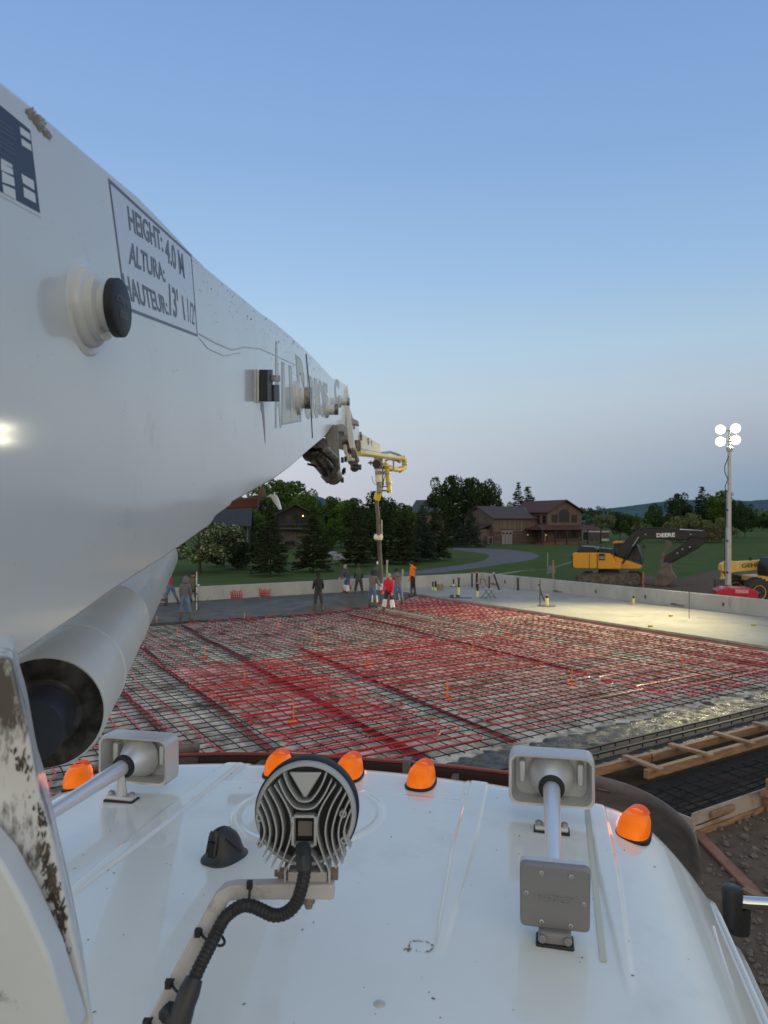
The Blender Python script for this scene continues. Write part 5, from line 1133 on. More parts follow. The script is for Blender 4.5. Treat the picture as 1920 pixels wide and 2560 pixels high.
for y0,nm in ((-1.5,'near'),(1.0,'far')):
    X3=(_X3 if y0<0 else (lambda zx,zy,y=0,k=0: _X3(zx,zy,-1.5)+YD*(y+1.5)))
    ty0,ty1=y0,y0+.6; cx0,cx1=322,706; cz=1222; r_=36
    prof=[]; 
    for a in range(9): th=R(90+22.5*a); prof.append((cx0+r_*math.cos(th),cz-(r_+4)*math.sin(th)))
    for a in range(9): th=R(-90+22.5*a); prof.append((cx1+r_*math.cos(th),cz-(r_+4)*math.sin(th)))
    side_part([(x*1.0,z+4) for x,z in prof],ty0+.03,ty1-.03,trk,'track_frame',.02)
    q=MB(); per=[]
    n=len(prof)
    for i in range(n):
        a=prof[i];b_=prof[(i+1)%n]; L0=math.hypot(b_[0]-a[0],b_[1]-a[1]); m_=max(1,int(L0/17))
        for k in range(m_): per.append((a[0]+(b_[0]-a[0])*k/m_,a[1]+(b_[1]-a[1])*k/m_,math.atan2(-(b_[1]-a[1]),b_[0]-a[0])))
    for x,z,an in per:
        c_=X3(x,z+4,(ty0+ty1)/2); e=(X3(x+10*math.cos(an),z-10*math.sin(an)+4,(ty0+ty1)/2)-c_).normalized(); nrm=e.cross(YD)
        q.beam(c_-YD*.30,c_+YD*.30,.045,.14,e)
    q.build('track_shoes',trk,exo)
    for x in (322,706): q=MB(); q.lathe(X3(x,1224,ty0-.0),YD,[(-.03,.0),(-.03,.2),(.02,.24),(.58,.24),(.6,0)],18); q.build('sprocket',trk,exo)
    q=MB()
    for k in range(7): q.lathe(X3(385+k*42,1250,ty0),YD,[(-.01,0),(-.01,.09),(.3,.09)],12)
    q.build('rollers',dark_steel,exo)
X3=_X3
side_part([(380,1180),(650,1180),(640,1205),(390,1205)],-1.0,1.0,dark_steel,'undercarriage')
q=MB(); q.lathe(X3(520,1180,0),(0,0,1),[(-.05,.75),(.22,.7)],28); q.build('slew_ring',black,exo)
side_part([(262,1040),(275,1035),(440,1035),(440,1148),(285,1148),(262,1135)],-1.35,1.35,yel,'engine_body',.05)
side_part([(443,1035),(530,1040),(548,1060),(560,1100),(605,1105),(608,1150),(443,1150)],-1.33,-.45,yel,'side_body',.03)
side_part([(443,1048),(560,1060),(750,1128),(750,1150),(443,1152)],-.45,1.3,yel,'deck',.03)
side_part([(253,1062),(262,1050),(264,1140),(255,1135)],-1.2,1.2,black,'counterweight_edge')
for zx in (382,436): q=MB(); q.beam(X3(zx,1042,-1.36),X3(zx,1144,-1.36),.02,.02); q.build('door_gap',black,exo)
q=MB(); q.quad(X3(355,1085,-1.362),X3(366,1085,-1.362),X3(366,1097,-1.362),X3(355,1097,-1.362)); q.build('door_latch',steel,exo)
q=MB(); q.quad(X3(449,1040,-1.37),X3(492,1042,-1.37),X3(492,1088,-1.37),X3(449,1088,-1.37)); q.build('model_plate',blk2,exo)
text_on('plate_text','350G',X3(453,1080,-1.375),X3(488,1080,-1.375),X3(453,1060,-1.375),mat('print_white',(.6,.6,.6),.5),exo)
side_part([(290,1030),(312,990),(415,995),(440,1015),(440,1034),(290,1034)],-1.1,1.1,blk2,'engine_hood',.05)
q=MB(); q.tube([X3(310,992,-.6),X3(312,968,-.6),X3(305,962,-.6)],.06,10); q.build('exhaust',black,exo)
q=MB()
for zx in (435,465,500): q.tube([X3(zx,1034,-1.2),X3(zx,970,-1.2)],.018,6)
q.tube([X3(435,975,-1.2),X3(470,958,-1.2),X3(510,960,-1.2)],.018,6); q.build('hand_rail',black,exo)
side_part([(448,1000),(540,1010),(560,1040),(448,1038)],-1.1,.2,blk2,'tool_box',.03)
# operator cab on the far (left hand) side
side_part([(556,1120),(556,968),(566,957),(700,957),(726,985),(755,1070),(758,1128),(700,1140),(556,1140)],.35,1.35,blk2,'cab_shell',.03)
side_part([(548,957),(560,953),(625,953),(625,966),(548,968)],.33,1.37,mat('roof_orange',(.6,.24,.02),.5),'cab_roof',.01)
q=MB(); q.quad(X3(565,975,.34),X3(620,975,.34),X3(600,1045,.34),X3(568,1045,.34)); q.build('cab_window',gls,exo)
q=MB(); q.quad(X3(706,1000,.34),X3(728,1000,.34),X3(750,1080,.34),X3(748,1120,.34),X3(704,1128,.34)); q.build('cab_window',gls,exo)
q=MB(); q.quad(X3(640,1020,.34),X3(698,1000,.34),X3(698,1120,.34),X3(640,1120,.34)); q.build('cab_window',gls,exo)
q=MB(); q.tube([X3(735,975,.2),X3(760,982,.2),X3(768,1040,.2),X3(765,1110,.2)],.014,6); q.box(X3(772,993,.2),(.2,.05,.22)); q.build('side_mirror',black,exo)
# boom, stick, bucket
side_part([(570,1045),(590,1078),(620,1075),(700,1000),(745,950),(780,935),(900,935),(1080,945),(1105,925),(1210,935),(1222,910),(1212,880),(1150,875),(850,862),(760,868),(705,885),(650,930),(600,1005)],-.28,.28,blk2,'boom_arm',.03)
text_on('maker_text','DEERE',X3(862,925,-.29),X3(994,921,-.29),X3(862,896,-.29),mat('deere_white',(.7,.72,.7),.5),exo,bold=.04)
q=MB(); q.box((X3(740,862,0)+X3(850,858,0))/2,(.1,.1,.1)); q.tube([X3(740,868,-.1),X3(830,856,-.1),X3(1030,868,-.1)],.05,8); q.build('stick_cylinder',blk2,exo)
q=MB(); q.tube([X3(1030,869,-.1),X3(1190,880,-.1)],.045,10); q.build('cylinder_rod',mat('bright_rod',(.65,.66,.68),.25,metal=.6),exo)
q=MB(); q.tube([X3(735,922,-.42),X3(690,990,-.42)],.035,8); q.build('lift_rod',steel,exo)
q=MB(); q.tube([X3(692,988,-.42),X3(620,1110,-.42)],.085,10); q.build('lift_cylinder',blk2,exo)
side_part([(1215,885),(1222,930),(1195,975),(1165,1002),(1100,1040),(980,1105),(935,1118),(895,1118),(880,1105),(905,1070),(960,1035),(1060,965),(1120,910)],-.2,.2,blk2,'stick',.03)
q=MB(); q.tube([X3(1130,985,-.26),X3(1060,1040,-.26),X3(960,1110,-.26)],.03,6); q.tube([X3(1130,992,-.26),X3(1040,1056,-.26),X3(965,1100,-.26)],.02,6); q.build('hydraulic_line',black,exo)
for x,z in ((1105,905),(1048,1010),(1010,1038),(783,905),(1100,995)): q=MB(); q.lathe(X3(x,z,-.3),-YD,[(-.05,.05),(.04,.05),(.05,0)],10); q.build('pin_end',steel,exo)
side_part([(880,1110),(898,1040),(925,985),(930,960),(915,942),(945,948),(970,960),(972,985),(945,1010),(920,1070),(905,1118)],-.24,.24,mat('link_rusty_grey',(.11,.09,.08),.7,var=.3),'bucket_link',.02)
bk=mat('bucket_steel',(.15,.115,.09),.6,col2=(.09,.07,.055),vscale=2)
side_part([(893,1112),(930,1105),(960,1118),(975,1170),(1005,1222),(985,1240),(960,1262),(940,1275),(860,1275),(838,1268),(868,1200)],-.6,.6,bk,'bucket',.05)
for k in range(5): 
    yy=-.55+.27*k; q=MB(); q.prism([X3(975,1200,yy),X3(1012,1226,yy),X3(1000,1232,yy),X3(970,1228,yy)],YD*.1); q.build('bucket_tooth',bk,exo)
# ================================================================== TELEHANDLER
th0=D(1885,1513,38.3); th0.z=-.45
te=thing('telehandler','yellow telehandler with its boom forward, cut by the right edge','telehandler',th0)
tyel=mat('handler_yellow',(.66,.42,.08),.45,coat=.2,var=.08); a_t=R(8)
def T3(zx,zy,y=0): # zoomR pixels, right = +x
    k=.217/FPX*38.3; x=(zx-1500)*k; return th0+Vector((x*math.cos(a_t)-y*math.sin(a_t),x*math.sin(a_t)+y*math.cos(a_t),(1440-zy)*k))
YT=Vector((-math.sin(a_t),math.cos(a_t),0))
def tpart(pts,y0,y1,m,name,bev=.02):
    q=MB(); q.prism([T3(x,z,y0) for x,z in pts],YT*(y1-y0)); return q.build(name,m,te,bevel=bev)
for zx in (1500,2120):
    for y0,y1 in ((-.45,.0),(1.55,2.0)):
        w=thing('x','','',(0,0,0)) if False else None
        q=MB(); q.lathe(T3(zx,1290,y0),YT,[(0,.36),(.0,.62),(.06,.73),(.12,.755),(.33,.755),(.39,.73),(.45,.62),(.45,.36)],36); ty=q.build('tyre',mat('lugged_tyre',(.035,.03,.027),.85,var=.5,vscale=8),te,smooth=30)
        q=MB()
        for k in range(22):
            an=2*math.pi*k/22; e=Vector((math.cos(an)*math.cos(a_t),math.cos(an)*math.sin(a_t),math.sin(an))); c_=T3(zx,1290,y0)
            q.beam(c_+e*.765+YT*.02,c_+(Quaternion(YT,.22)@e)*.775+YT*.24,.07,.05,e); q.beam(c_+e*.765+YT*.43,c_+(Quaternion(YT,.22)@e)*.775+YT*.22,.07,.05,e)
        q.build('tread_lug',mat('lugged_tyre',(.035,.03,.027),.85),ty)
        q=MB(); q.lathe(T3(zx,1290,y0),YT,[(-.005,.0),(.02,.1),(.06,.14),(.10,.20),(.02,.31),(-.01,.36),(-.01,.375),(.1,.36)],32); q.build('rim',mat('rim_yellow',(.70,.42,.02),.4),te,smooth=40)
tpart([(1560,1120),(1700,1110),(2300,1120),(2300,1230),(1640,1230),(1560,1180)],.1,1.5,tyel,'chassis_body')
tpart([(1650,1230),(2250,1230),(2250,1330),(1650,1330)],.3,1.4,dark_steel,'chassis_frame')
tpart([(1655,1060),(1670,960),(1700,900),(1900,900),(1920,1110),(1655,1110)],-.1,.75,blk2,'cab_shell')
q=MB(); q.quad(T3(1690,930,-.11),T3(1890,930,-.11),T3(1900,1080,-.11),T3(1675,1080,-.11)); q.build('cab_window',gls,te)
tpart([(1360,985),(1366,955),(1655,945),(2300,900),(2300,990),(1655,1055),(1366,1078)],.85,1.25,tyel,'boom_outer',.02)
tpart([(1296,965),(1300,948),(1366,945),(1366,1082),(1320,1082),(1296,1060)],.80,1.30,tyel,'boom_collar',.02)
tpart([(1225,985),(1262,960),(1300,958),(1300,1072),(1270,1085),(1225,1060)],.88,1.22,tyel,'boom_inner',.02)
tpart([(1245,1075),(1285,1080),(1297,1105),(1270,1165),(1245,1215),(1215,1215),(1255,1130)],.9,1.2,tyel,'boom_nose',.02)
tpart([(1150,1215),(1158,1095),(1180,1090),(1190,1215)],.3,.42,tyel,'carriage_side',.01)
q=MB(); q.prism([T3(995,1140,-.1),T3(1125,1140,-.1),T3(1125,1310,-.1),T3(995,1310,-.1)],YT*.07); q.build('fork_backrest',mat('dull_frame',(.05,.05,.05),.6),te)
for k in range(6): q=MB(); q.beam(T3(1010+21*k,1142,-.14),T3(1010+21*k,1308,-.14),.03,.03); q.build('backrest_bar',mat('bar_grey',(.16,.16,.15),.6),te)
q=MB(); q.tube([T3(1230,1080,.8),T3(1255,1075,.8),T3(1275,1100,.8),T3(1240,1140,.8)],.06,8); q.build('tilt_hose',mat('hose_red',(.3,.01,.03),.5),te)
text_on('maker_text','GEHL',T3(1470,1028,.84),T3(1700,1015,.84),T3(1470,980,.84),mat('print_dark',(.03,.035,.03),.5),te,bold=.03)
q=MB(); q.lathe(T3(1405,1005,.845),-YT,[(0,.13),(.004,.13),(.004,0)],20); q.build('round_badge',mat('badge_cream',(.6,.55,.42),.5),te)
q=MB(); q.lathe(T3(1398,1000,.838),-YT,[(0,.095),(.006,.095),(.006,0)],20); q.build('badge_disc',tyel,te)  # boom yellow disc set off centre over the cream badge
q=MB(); q.tube([T3(1612,945,1.05),T3(1612,905,1.05)],.07,10); q.build('boom_beacon',black,te)
# ---- stakes, tape and string at the lawn edge
for X,Y0,Y1,d,m,lab in ((1383,1401,1446,46,stake_wood,'brown wooden stake on the lawn left of the excavator'),(1369,1382,1435,60,mat('pale_stake',(.3,.33,.25),.8),'thin pale stake on the lawn behind the wooden stake'),(1608,1430,1468,42,mat('orange_stake',(.45,.12,.05),.8,var=.2),'orange topped stake standing behind the wall before the bucket')):
    t=thing('survey_stake',lab,'stake',D(X,Y1,d)); q=MB(); a_=D(X,Y0,d); a2=a_.copy(); a2.z=-.45; q.box((a_+a2)/2,(.09 if d<50 else .06,.05,a_.z-a2.z)); q.build('stake_shaft',m,t)
t=thing('silt_tape','pale plastic tape strung low across the lawn to the excavator','tape',G(1300,1420,-.45)); q=MB(); q.tube([G(1235,1437,-.1),G(1300,1428,-.12),G(1383,1420,-.05),D(1428,1405,48)],.028,5); q.build('tape_strip',mat('tape_white',(.42,.45,.42),.6),t)
t=thing('mesh_panel','small grey mesh panel on the lawn beside the stake','mesh panel',G(1377,1436,-.45)); q=MB(); q.box(D(1378,1424,47),(.55,.04,.5)); q.build('panel_sheet',mat('grey_mesh',(.13,.15,.15),.7),t)
print('objects ok')
# ================================================================== VEGETATION
def leafmat(n,c,var=.35,sc=.6): 
    m=mat(n,c,.75,var=var,vscale=sc,spec=.15); return m
bark=mat('bark',(.06,.047,.038),.9,var=.3,vscale=6)
LM={'spruce':leafmat('spruce_needles',(.030,.045,.018)),'dark':leafmat('dark_foliage',(.026,.048,.016)),'mid':leafmat('mid_foliage',(.045,.085,.020)),'bright':leafmat('fresh_foliage',(.065,.125,.022)),'pale':leafmat('pale_foliage',(.12,.14,.065)),'blue':leafmat('blue_spruce_needles',(.035,.055,.042))}
blossom=leafmat('white_blossom',(.36,.38,.28),.25)
def quads(c,u,v): # numpy arrays of centres and half axes
    n=len(c); V=np.stack([c-u-v,c+u-v,c+u+v,c-u+v],1).reshape(-1,3); return V
def qmesh(name,V,mats,mi=None):
    n=len(V)//4; me=bpy.data.meshes.new(name); me.vertices.add(len(V)); me.vertices.foreach_set('co',V.astype(np.float32).ravel()); me.loops.add(n*4); me.loops.foreach_set('vertex_index',np.arange(n*4,dtype=np.int32))
    me.polygons.add(n); me.polygons.foreach_set('loop_start',np.arange(0,n*4,4,dtype=np.int32)); me.polygons.foreach_set('loop_total',np.full(n,4,dtype=np.int32)); 
    for m in mats: me.materials.append(m)
    if mi is not None: me.polygons.foreach_set('material_index',mi.astype(np.int32))
    me.update(calc_edges=True); return me
def rdir(n): a=rng.normal(size=(n,3)); return a/np.linalg.norm(a,axis=1,keepdims=True)
def conifer(kind,dens=1.0,loose=0.0,wide=.33):   # unit height 1
    C=[];U=[];Vv=[]; tiers=26
    for i in range(tiers):
        f=i/(tiers-1); z=.10+.88*f; rad=wide*(1-f)**.85*(1+.18*rng.normal()); nb=int(9+10*(1-f))
        for b in range(nb):
            a=rng.uniform(0,6.283); L=max(.02,rad*rng.uniform(.65,1.15)); droop=-.22+.45*f+rng.normal()*.05; d=np.array([math.cos(a),math.sin(a),0]); n=max(3,int(dens*L/.011))
            s=rng.uniform(.12,1,n)**.7; p=d[None]*(L*s)[:,None]; p[:,2]=z+L*s*droop+.10*L*s**2+rng.normal(size=n)*.004
            w=.35*(L*(1-s)+.02); perp=np.array([-d[1],d[0],0]); p=p+perp[None]*(rng.uniform(-1,1,n)*w*.7)[:,None]; p[:,2]-=abs(rng.normal(size=n))*.006
            C.append(p); aa=rng.uniform(-.9,.9,n); q=d[None]*np.cos(aa)[:,None]+perp[None]*np.sin(aa)[:,None]; sz=rng.uniform(.008,.018,n); U.append(q*sz[:,None]*1.6)
            nr_=rdir(n)*.6; nr_[:,2]+=.2; vv=np.cross(q,nr_); vv/=np.linalg.norm(vv,axis=1,keepdims=True); Vv.append(vv*sz[:,None]*.5)
    C=np.concatenate(C);U=np.concatenate(U);Vv=np.concatenate(Vv); return qmesh('crown',quads(C,U,Vv),[LM[kind]])
def decid(kind,blobs=26,leaves=8000,size=.015,shape=(.42,.42,.36),zc=.62,tall=False,mix=None,blob=.15):
    B=[]
    for i in range(blobs):
        d=rdir(1)[0]; r_=rng.uniform(.35,1)**.6
        B.append((np.array([d[0]*shape[0]*r_,d[1]*shape[1]*r_,zc+d[2]*shape[2]*r_]),blob*rng.uniform(.55,1.15)))
    if tall: B=[(np.array([b[0][0]*(1.15-b[0][2]*.6),b[0][1]*(1.15-b[0][2]*.6),b[0][2]]),b[1]) for b in B]
    per=leaves//len(B); C=[]
    for c,r_ in B:
        d=rdir(per); C.append(c[None]+d*(r_*rng.uniform(.55,1.08,per)**.5)[:,None]*np.array([1,1,.8]))
    C=np.concatenate(C); n=len(C); U=rdir(n); Nn=rdir(n); V_=np.cross(U,Nn); V_/=np.linalg.norm(V_,axis=1,keepdims=True); sz=size*rng.uniform(.5,1.2,n)[:,None]
    mi=None; ms=[LM[kind]]
    if mix: ms.append(mix[0]); mi=(rng.uniform(size=n)<mix[1]).astype(int)
    return qmesh('crown',quads(C,U*sz,V_*sz*.7),ms,mi)
def trunkmesh(con,top=.5,r=.02):
    q=MB(); lean=[random.uniform(-.01,.01) for _ in range(6)]
    if con: q.tube([(0,0,-.02),(0,0,.3),(lean[0],0,.98)],0,7,rs=[.016,.012,.002])
    else:
        q.tube([(0,0,-.02),(lean[0],lean[1],.2),(lean[2]*2,lean[3]*2,.5),(0,0,.8)],0,7,rs=[r*1.3,r,r*.7,r*.2])
        for k in range(7):
            a=k*.9+random.random(); z=.2+.07*k; L=.3*random.uniform(.6,1.1); q.tube([(0,0,z),(L*.5*math.cos(a),L*.5*math.sin(a),z+L*.5),(L*math.cos(a),L*math.sin(a),z+L*.85)],0,5,rs=[r*.5,r*.3,r*.1])
    me=bpy.data.meshes.new('trunk'); me.from_pydata(q.v,[],q.f); me.materials.append(bark); return me
CR_={'c1':conifer('spruce'),'c2':conifer('spruce',wide=.36),'c3':conifer('blue',wide=.35),'c4':conifer('dark',dens=.8,wide=.24),'c5':conifer('spruce',dens=1.1,wide=.42),
 'd1':decid('mid'),'d2':decid('bright',blobs=30,shape=(.34,.34,.40),zc=.58),'d3':decid('dark',blobs=34,leaves=6500,shape=(.46,.46,.40),zc=.6),'d4':decid('bright',blobs=26,shape=(.22,.22,.46),zc=.55,blob=.11,tall=True,leaves=4200),
 'd5':decid('pale',blobs=24,shape=(.5,.5,.34),zc=.55,blob=.13,leaves=4200),'blos':decid('mid',blobs=44,leaves=15000,size=.014,shape=(.60,.60,.42),zc=.54,mix=(blossom,.30),blob=.13),
 'thin':decid('mid',blobs=20,leaves=1500,shape=(.22,.22,.42),zc=.6,blob=.08),'bush':decid('dark',blobs=26,leaves=4200,shape=(.55,.55,.42),zc=.5,blob=.2,size=.025),'pbush':decid('pale',blobs=26,leaves=4500,shape=(.7,.6,.40),zc=.48,blob=.18,size=.022),'dm':decid('dark',blobs=30,leaves=6000,shape=(.36,.36,.42),zc=.56,blob=.14)}
TC=[trunkmesh(True),trunkmesh(True)]; TDm=[trunkmesh(False),trunkmesh(False,r=.016)]
def tree(X,Yb,Yt,d,kind,label,name='tree',w=1.0,gr=None,zb=-.45,cat='tree'):
    base=Vector(((X-960)/FPX*d,d,zb)); H=CAMZ-(Yt-HZ)/FPX*d-zb
    o=thing(name,label,cat,base,gr,random.uniform(0,6.28)); o.scale=(H*w,H*w,H)
    c=bpy.data.objects.new('crown',CR_[kind]); COL.objects.link(c); c.parent=o
    t=bpy.data.objects.new('trunk',(TC if kind[0]=='c' else TDm)[random.randint(0,1)]); COL.objects.link(t); t.parent=o
    return o
def dg_(Y): return 4.45*1800/(Y-HZ)
g1='spruces on the lawn behind the far wall'; g2='broadleaf trees behind the spruces'; g3='trees along the right hand field'
tree(500,0,1283,dg_(1432),'blos','white blossoming round tree on the lawn at left','blossoming_tree',1.12)
tree(560,0,1330,70,'bush','dark round shrub right of the blossoming tree','shrub',1.0,cat='shrub'); tree(615,0,1350,66,'bush','low dark shrub between blossoming tree and first spruce','shrub',1.4,cat='shrub')
tree(676,0,1250,dg_(1440),'c2','tall olive spruce right of the blossoming tree','spruce_tree',.78,g1)
tree(783,0,1258,dg_(1430),'c5','spruce behind the worker in black, before the stone fronted house','spruce_tree',.80,g1)
tree(890,0,1268,dg_(1416),'c1','spruce left of the hanging hose','spruce_tree',1.0,g1)
tree(962,0,1262,dg_(1408),'c2','dark spruce directly behind the hanging hose','spruce_tree',.95,g1)
tree(1010,0,1262,dg_(1411),'c1','spruce behind the orange hooded worker','spruce_tree',1.0,g1)
tree(1054,0,1262,dg_(1404),'c3','bluish spruce right of the orange worker, with a thin leader','spruce_tree',.95,g1)
tree(1086,0,1268,dg_(1400),'c5','broad dark spruce at the inner edge of the driveway','spruce_tree',.82,g1)
tree(930,0,1280,100,'c2','far spruce between the hose and its neighbours','spruce_tree',1.0,g1)
tree(1142,0,1285,125,'c3','bluish spruce next to the barn, left of two','spruce_tree',1.0,g1); tree(1177,0,1268,122,'c3','bluish spruce touching the barn wall','spruce_tree',1.0,g1); tree(1115,0,1290,120,'c1','small dark spruce behind the driveway bend','spruce_tree',1.0,g1)
tree(735,0,1262,120,'d1','round broadleaf tree behind the stone fronted house','broadleaf_tree',.8,g2)
for i,(X,Yt,d,k,w,lab) in enumerate([(600,1238,130,'d2',.9,'broadleaf tree farthest left, under the boom'),(648,1212,135,'d4',1.3,'narrow poplar left of the hook bracket'),(694,1203,140,'d4',1.3,'tallest narrow poplar at left'),(716,1210,150,'d4',1.3,'second narrow poplar beside the tallest'),(742,1207,138,'d4',1.3,'narrow poplar above the dark gabled house'),(768,1228,132,'d2',.8,'bright green tree right of the poplars'),(822,1246,120,'d1',.9,'round tree over the second spruce'),(853,1226,125,'thin',.7,'thin airy sapling showing sky through it'),(862,1252,118,'d2',1.0,'bright broadleaf under the airy sapling'),(884,1250,120,'d1',.9,'round green tree left of the hose pipe'),(918,1240,112,'d3',.8,'dark green round tree left beside the hose'),(946,1222,110,'d3',.75,'dark tree topping out beside the yellow hose elbow'),(975,1252,115,'thin',.9,'thin tree right of the hose'),(1000,1262,125,'d1',.9,'tree between spruces behind the hose'),(640,1290,110,'d1',1.2,'low broad tree behind first spruce'),(830,1300,100,'d1',1.3,'low round tree between second and third spruce'),(1035,1290,130,'d3',.9,'low dark tree by the small green roofed house'),(745,1290,125,'dm',1.1,'dark tree beside the gabled house')]):
    tree(X,0,Yt,d,k,lab,'broadleaf_tree',w,g2)
tree(1114,0,1183,150,'d3','big open cottonwood with a broad crown, left of the pair behind the barn','cottonwood_tree',.62)
tree(1158,0,1190,155,'dm','dark cottonwood joined to the big one over the spruces','cottonwood_tree',.8); tree(1196,0,1189,150,'d3','dark tall cottonwood behind the barn roof end','cottonwood_tree',.55); tree(1222,0,1203,152,'dm','right most dark cottonwood left of the pale tree','cottonwood_tree',.6)
tree(1262,0,1245,185,'d5','pale green tree showing over the barn ridge','broadleaf_tree',.6)
tree(1296,0,1205,170,'c4','taller slim dark spruce behind the house roof','spruce_tree',1.0); tree(1320,0,1216,168,'c4','wider dark spruce right beside the slim one','spruce_tree',1.35)
for X,Yt,d,k,w,lab in [(1486,1254,190,'thin',.9,'airy pale tree right of the house'),(1513,1280,165,'d5',.9,'pale tree right behind the white trailer'),(1550,1276,170,'d3',.8,'dark round tree behind the excavator cab'),(1575,1290,150,'d1',1.0,'olive tree over the excavator boom'),(1600,1302,150,'d5',1.2,'pale low tree above the excavator boom bend'),(1640,1262,185,'d1',.7,'mid green tree left of the big round tree'),(1668,1282,180,'d3',.8,'dark tree foot left of the big round tree'),(1697,1227,185,'d3',.62,'big round dark tree in the right middle'),(1780,1238,190,'d2',.75,'green tree right of the dark pointed spruce'),(1806,1229,190,'d4',1.4,'pointed green tree left of the lamp mast'),(1842,1250,185,'dm',.75,'dark tree just right of the lamp mast'),(1862,1256,195,'d3',.6,'dark round tree farther right of the mast')]:
    tree(X,0,Yt,d,k,lab,'broadleaf_tree',w,g3)
tree(1754,0,1216,180,'c4','dark pointed spruce standing over the pale bushes','spruce_tree',1.25)
for X,Yt,d,w,lab in [(1692,1290,150,1.0,'pale bush left of three under the big round tree'),(1735,1284,148,1.1,'pale bush in the middle under the pointed spruce'),(1800,1294,150,1.0,'pale bush left beside the mast'),(1768,1300,146,.9,'olive bush between pale bushes')]:
    tree(X,0,Yt,d,'pbush',lab,'bush',w,'pale bushes on the far field edge',cat='bush')
for i in range(7):
    tree(1880+28*i,0,1292-3*(i%3),330,['d1','d3','d2'][i%3],'tree %s in the far row at the right edge'%['beginning','next along','third along','fourth along','fifth along','sixth along','ending'][i],'broadleaf_tree',1.5,'far row of trees at the right edge')
# far tree belt as one mass, closing the horizon
belt=MB(); 
Cc=[];
for x0,x1,d,h in ((-420,60,260,9),(-60,420,420,11),(180,700,520,13),(-700,-250,300,13)):
    n=9000; x=rng.uniform(x0,x1,n); hh=h*(.65+.35*np.sin(x*.09)*np.sin(x*.031+1)+.15*np.sin(x*.5)); z=-.45+rng.uniform(0,1,n)**.8*hh; y=d+rng.uniform(-6,6,n); Cc.append(np.stack([x,y,z],1))
Cc=np.concatenate(Cc); n=len(Cc); U=rdir(n);V_=np.cross(U,rdir(n)); V_/=np.linalg.norm(V_,axis=1,keepdims=True); sz=rng.uniform(.4,1.0,n)[:,None]
bo_=bpy.data.objects.new('distant_wood',qmesh('distant_wood',quads(Cc,U*sz,V_*sz*.8),[LM['mid'],LM['dark']],(rng.uniform(size=n)<.5).astype(int))); COL.objects.link(bo_); tag(bo_,None,kind='stuff')
# hills, with the haze of distance put into their blue green colour
hill_m=mat('hazy_forested_hill',(.045,.085,.105),.95,col2=(.065,.115,.125),vscale=.012,thr=(.4,.65),bump=1,bscale=.05,spec=.05,dirt=((.075,.125,.095),.004,.56,.05,.8))
def hill(pts,d,name,dep=900):
    q=MB(); X=np.linspace(pts[0][0],pts[-1][0],420); Y=np.interp(X,[p[0] for p in pts],[p[1] for p in pts]); vs=[];fs=[]; rows=9
    for i,(x,y) in enumerate(zip(X,Y)):
        jag_=abs(mn.noise(Vector((x*.21,0,1))))*2.0+abs(mn.noise(Vector((x*.9,0,5))))*1.4
        for j in range(rows):
            f=j/(rows-1); dd=d-dep*(1-f); top_=CAMZ-(y-jag_*(1 if f==1 else .0)-HZ)/FPX*d; z=-.6+(top_+.6)*(f**.8)+mn.noise(Vector((x*.02,f*3,2)))*6*math.sin(f*3.14)
            vs.append(((x-960)/FPX*d,dd,z))
    for i in range(len(X)-1):
        for j in range(rows-1): a=i*rows+j; fs.append((a,a+rows,a+rows+1,a+1))
    q.add(vs,fs); o=q.build(name,hill_m,smooth=80); struct(o)
hill([(1250,1302),(1400,1288),(1480,1276),(1560,1267),(1650,1255),(1700,1250),(1800,1250),(1870,1253),(1920,1249),(2100,1240),(2500,1250),(2900,1290)],3000,'hills')
hill([(-600,1250),(200,1240),(500,1245),(700,1248),(780,1240),(800,1243),(840,1256),(900,1275),(980,1300)],1500,'hills',500)
# ================================================================== HOUSES
def planks(n,c,c2): return mat(n,c,.85,col2=c2,vscale=3.0,thr=(.35,.65),stretch=(2.2,2.2,.05))
board_v=planks('weathered_boards',(.075,.052,.040),(.15,.115,.095)); board_h=mat('dark_boards',(.060,.043,.038),.85,col2=(.10,.075,.062),vscale=2,stretch=(.1,.1,3)); roof_r=mat('rusty_roof',(.085,.022,.018),.8,col2=(.055,.028,.026),vscale=1.0,stretch=(1,.3,1)); roof_b=mat('brown_metal_roof',(.062,.044,.046),.75,var=.15,vscale=1); winm=mat('dark_window',(.010,.014,.024),.15,spec=.3); trim_m=mat('dark_trim',(.035,.02,.018),.7)
HD=137.0; HK=.2049/FPX*HD; ps=R(24); HO=Vector(((1160+.2049*360-960)/FPX*HD,HD,-.45))
hs=thing('barn_house','large weathered board house with rusty metal roofs and a barn wing','house',HO,None)
def H(x,y,z): return HO+Vector((x*math.cos(ps)-y*math.sin(ps),x*math.sin(ps)+y*math.cos(ps),z))
def hbox(x0,x1,y0,y1,z0,z1,m,name,par=None):
    q=MB(); q.prism([H(x0,y0,z0),H(x1,y0,z0),H(x1,y1,z0),H(x0,y1,z0)],(0,0,z1-z0)); return q.build(name,m,par or hs,smooth=0)
def gable(x0,x1,y0,y1,ze,zr,axis,m,name,par=None,z0=0):
    q=MB(); 
    if axis=='x': q.prism([H(x0,y0,z0),H(x0,y1,z0),H(x0,y1,ze),H(x0,(y0+y1)/2,zr),H(x0,y0,ze)],H(x1,0,0)-H(x0,0,0))
    else: q.prism([H(x0,y0,z0),H(x1,y0,z0),H(x1,y0,ze),H((x0+x1)/2,y0,zr),H(x0,y0,ze)],H(0,y1,0)-H(0,y0,0))
    return q.build(name,m,par or hs,smooth=0)
def slab_roof(a,b_,c,d_,m,name,th=.18,par=None):
    q=MB(); q.prism([a,b_,c,d_],(0,0,th)); return q.build(name,m,par or hs,smooth=0)
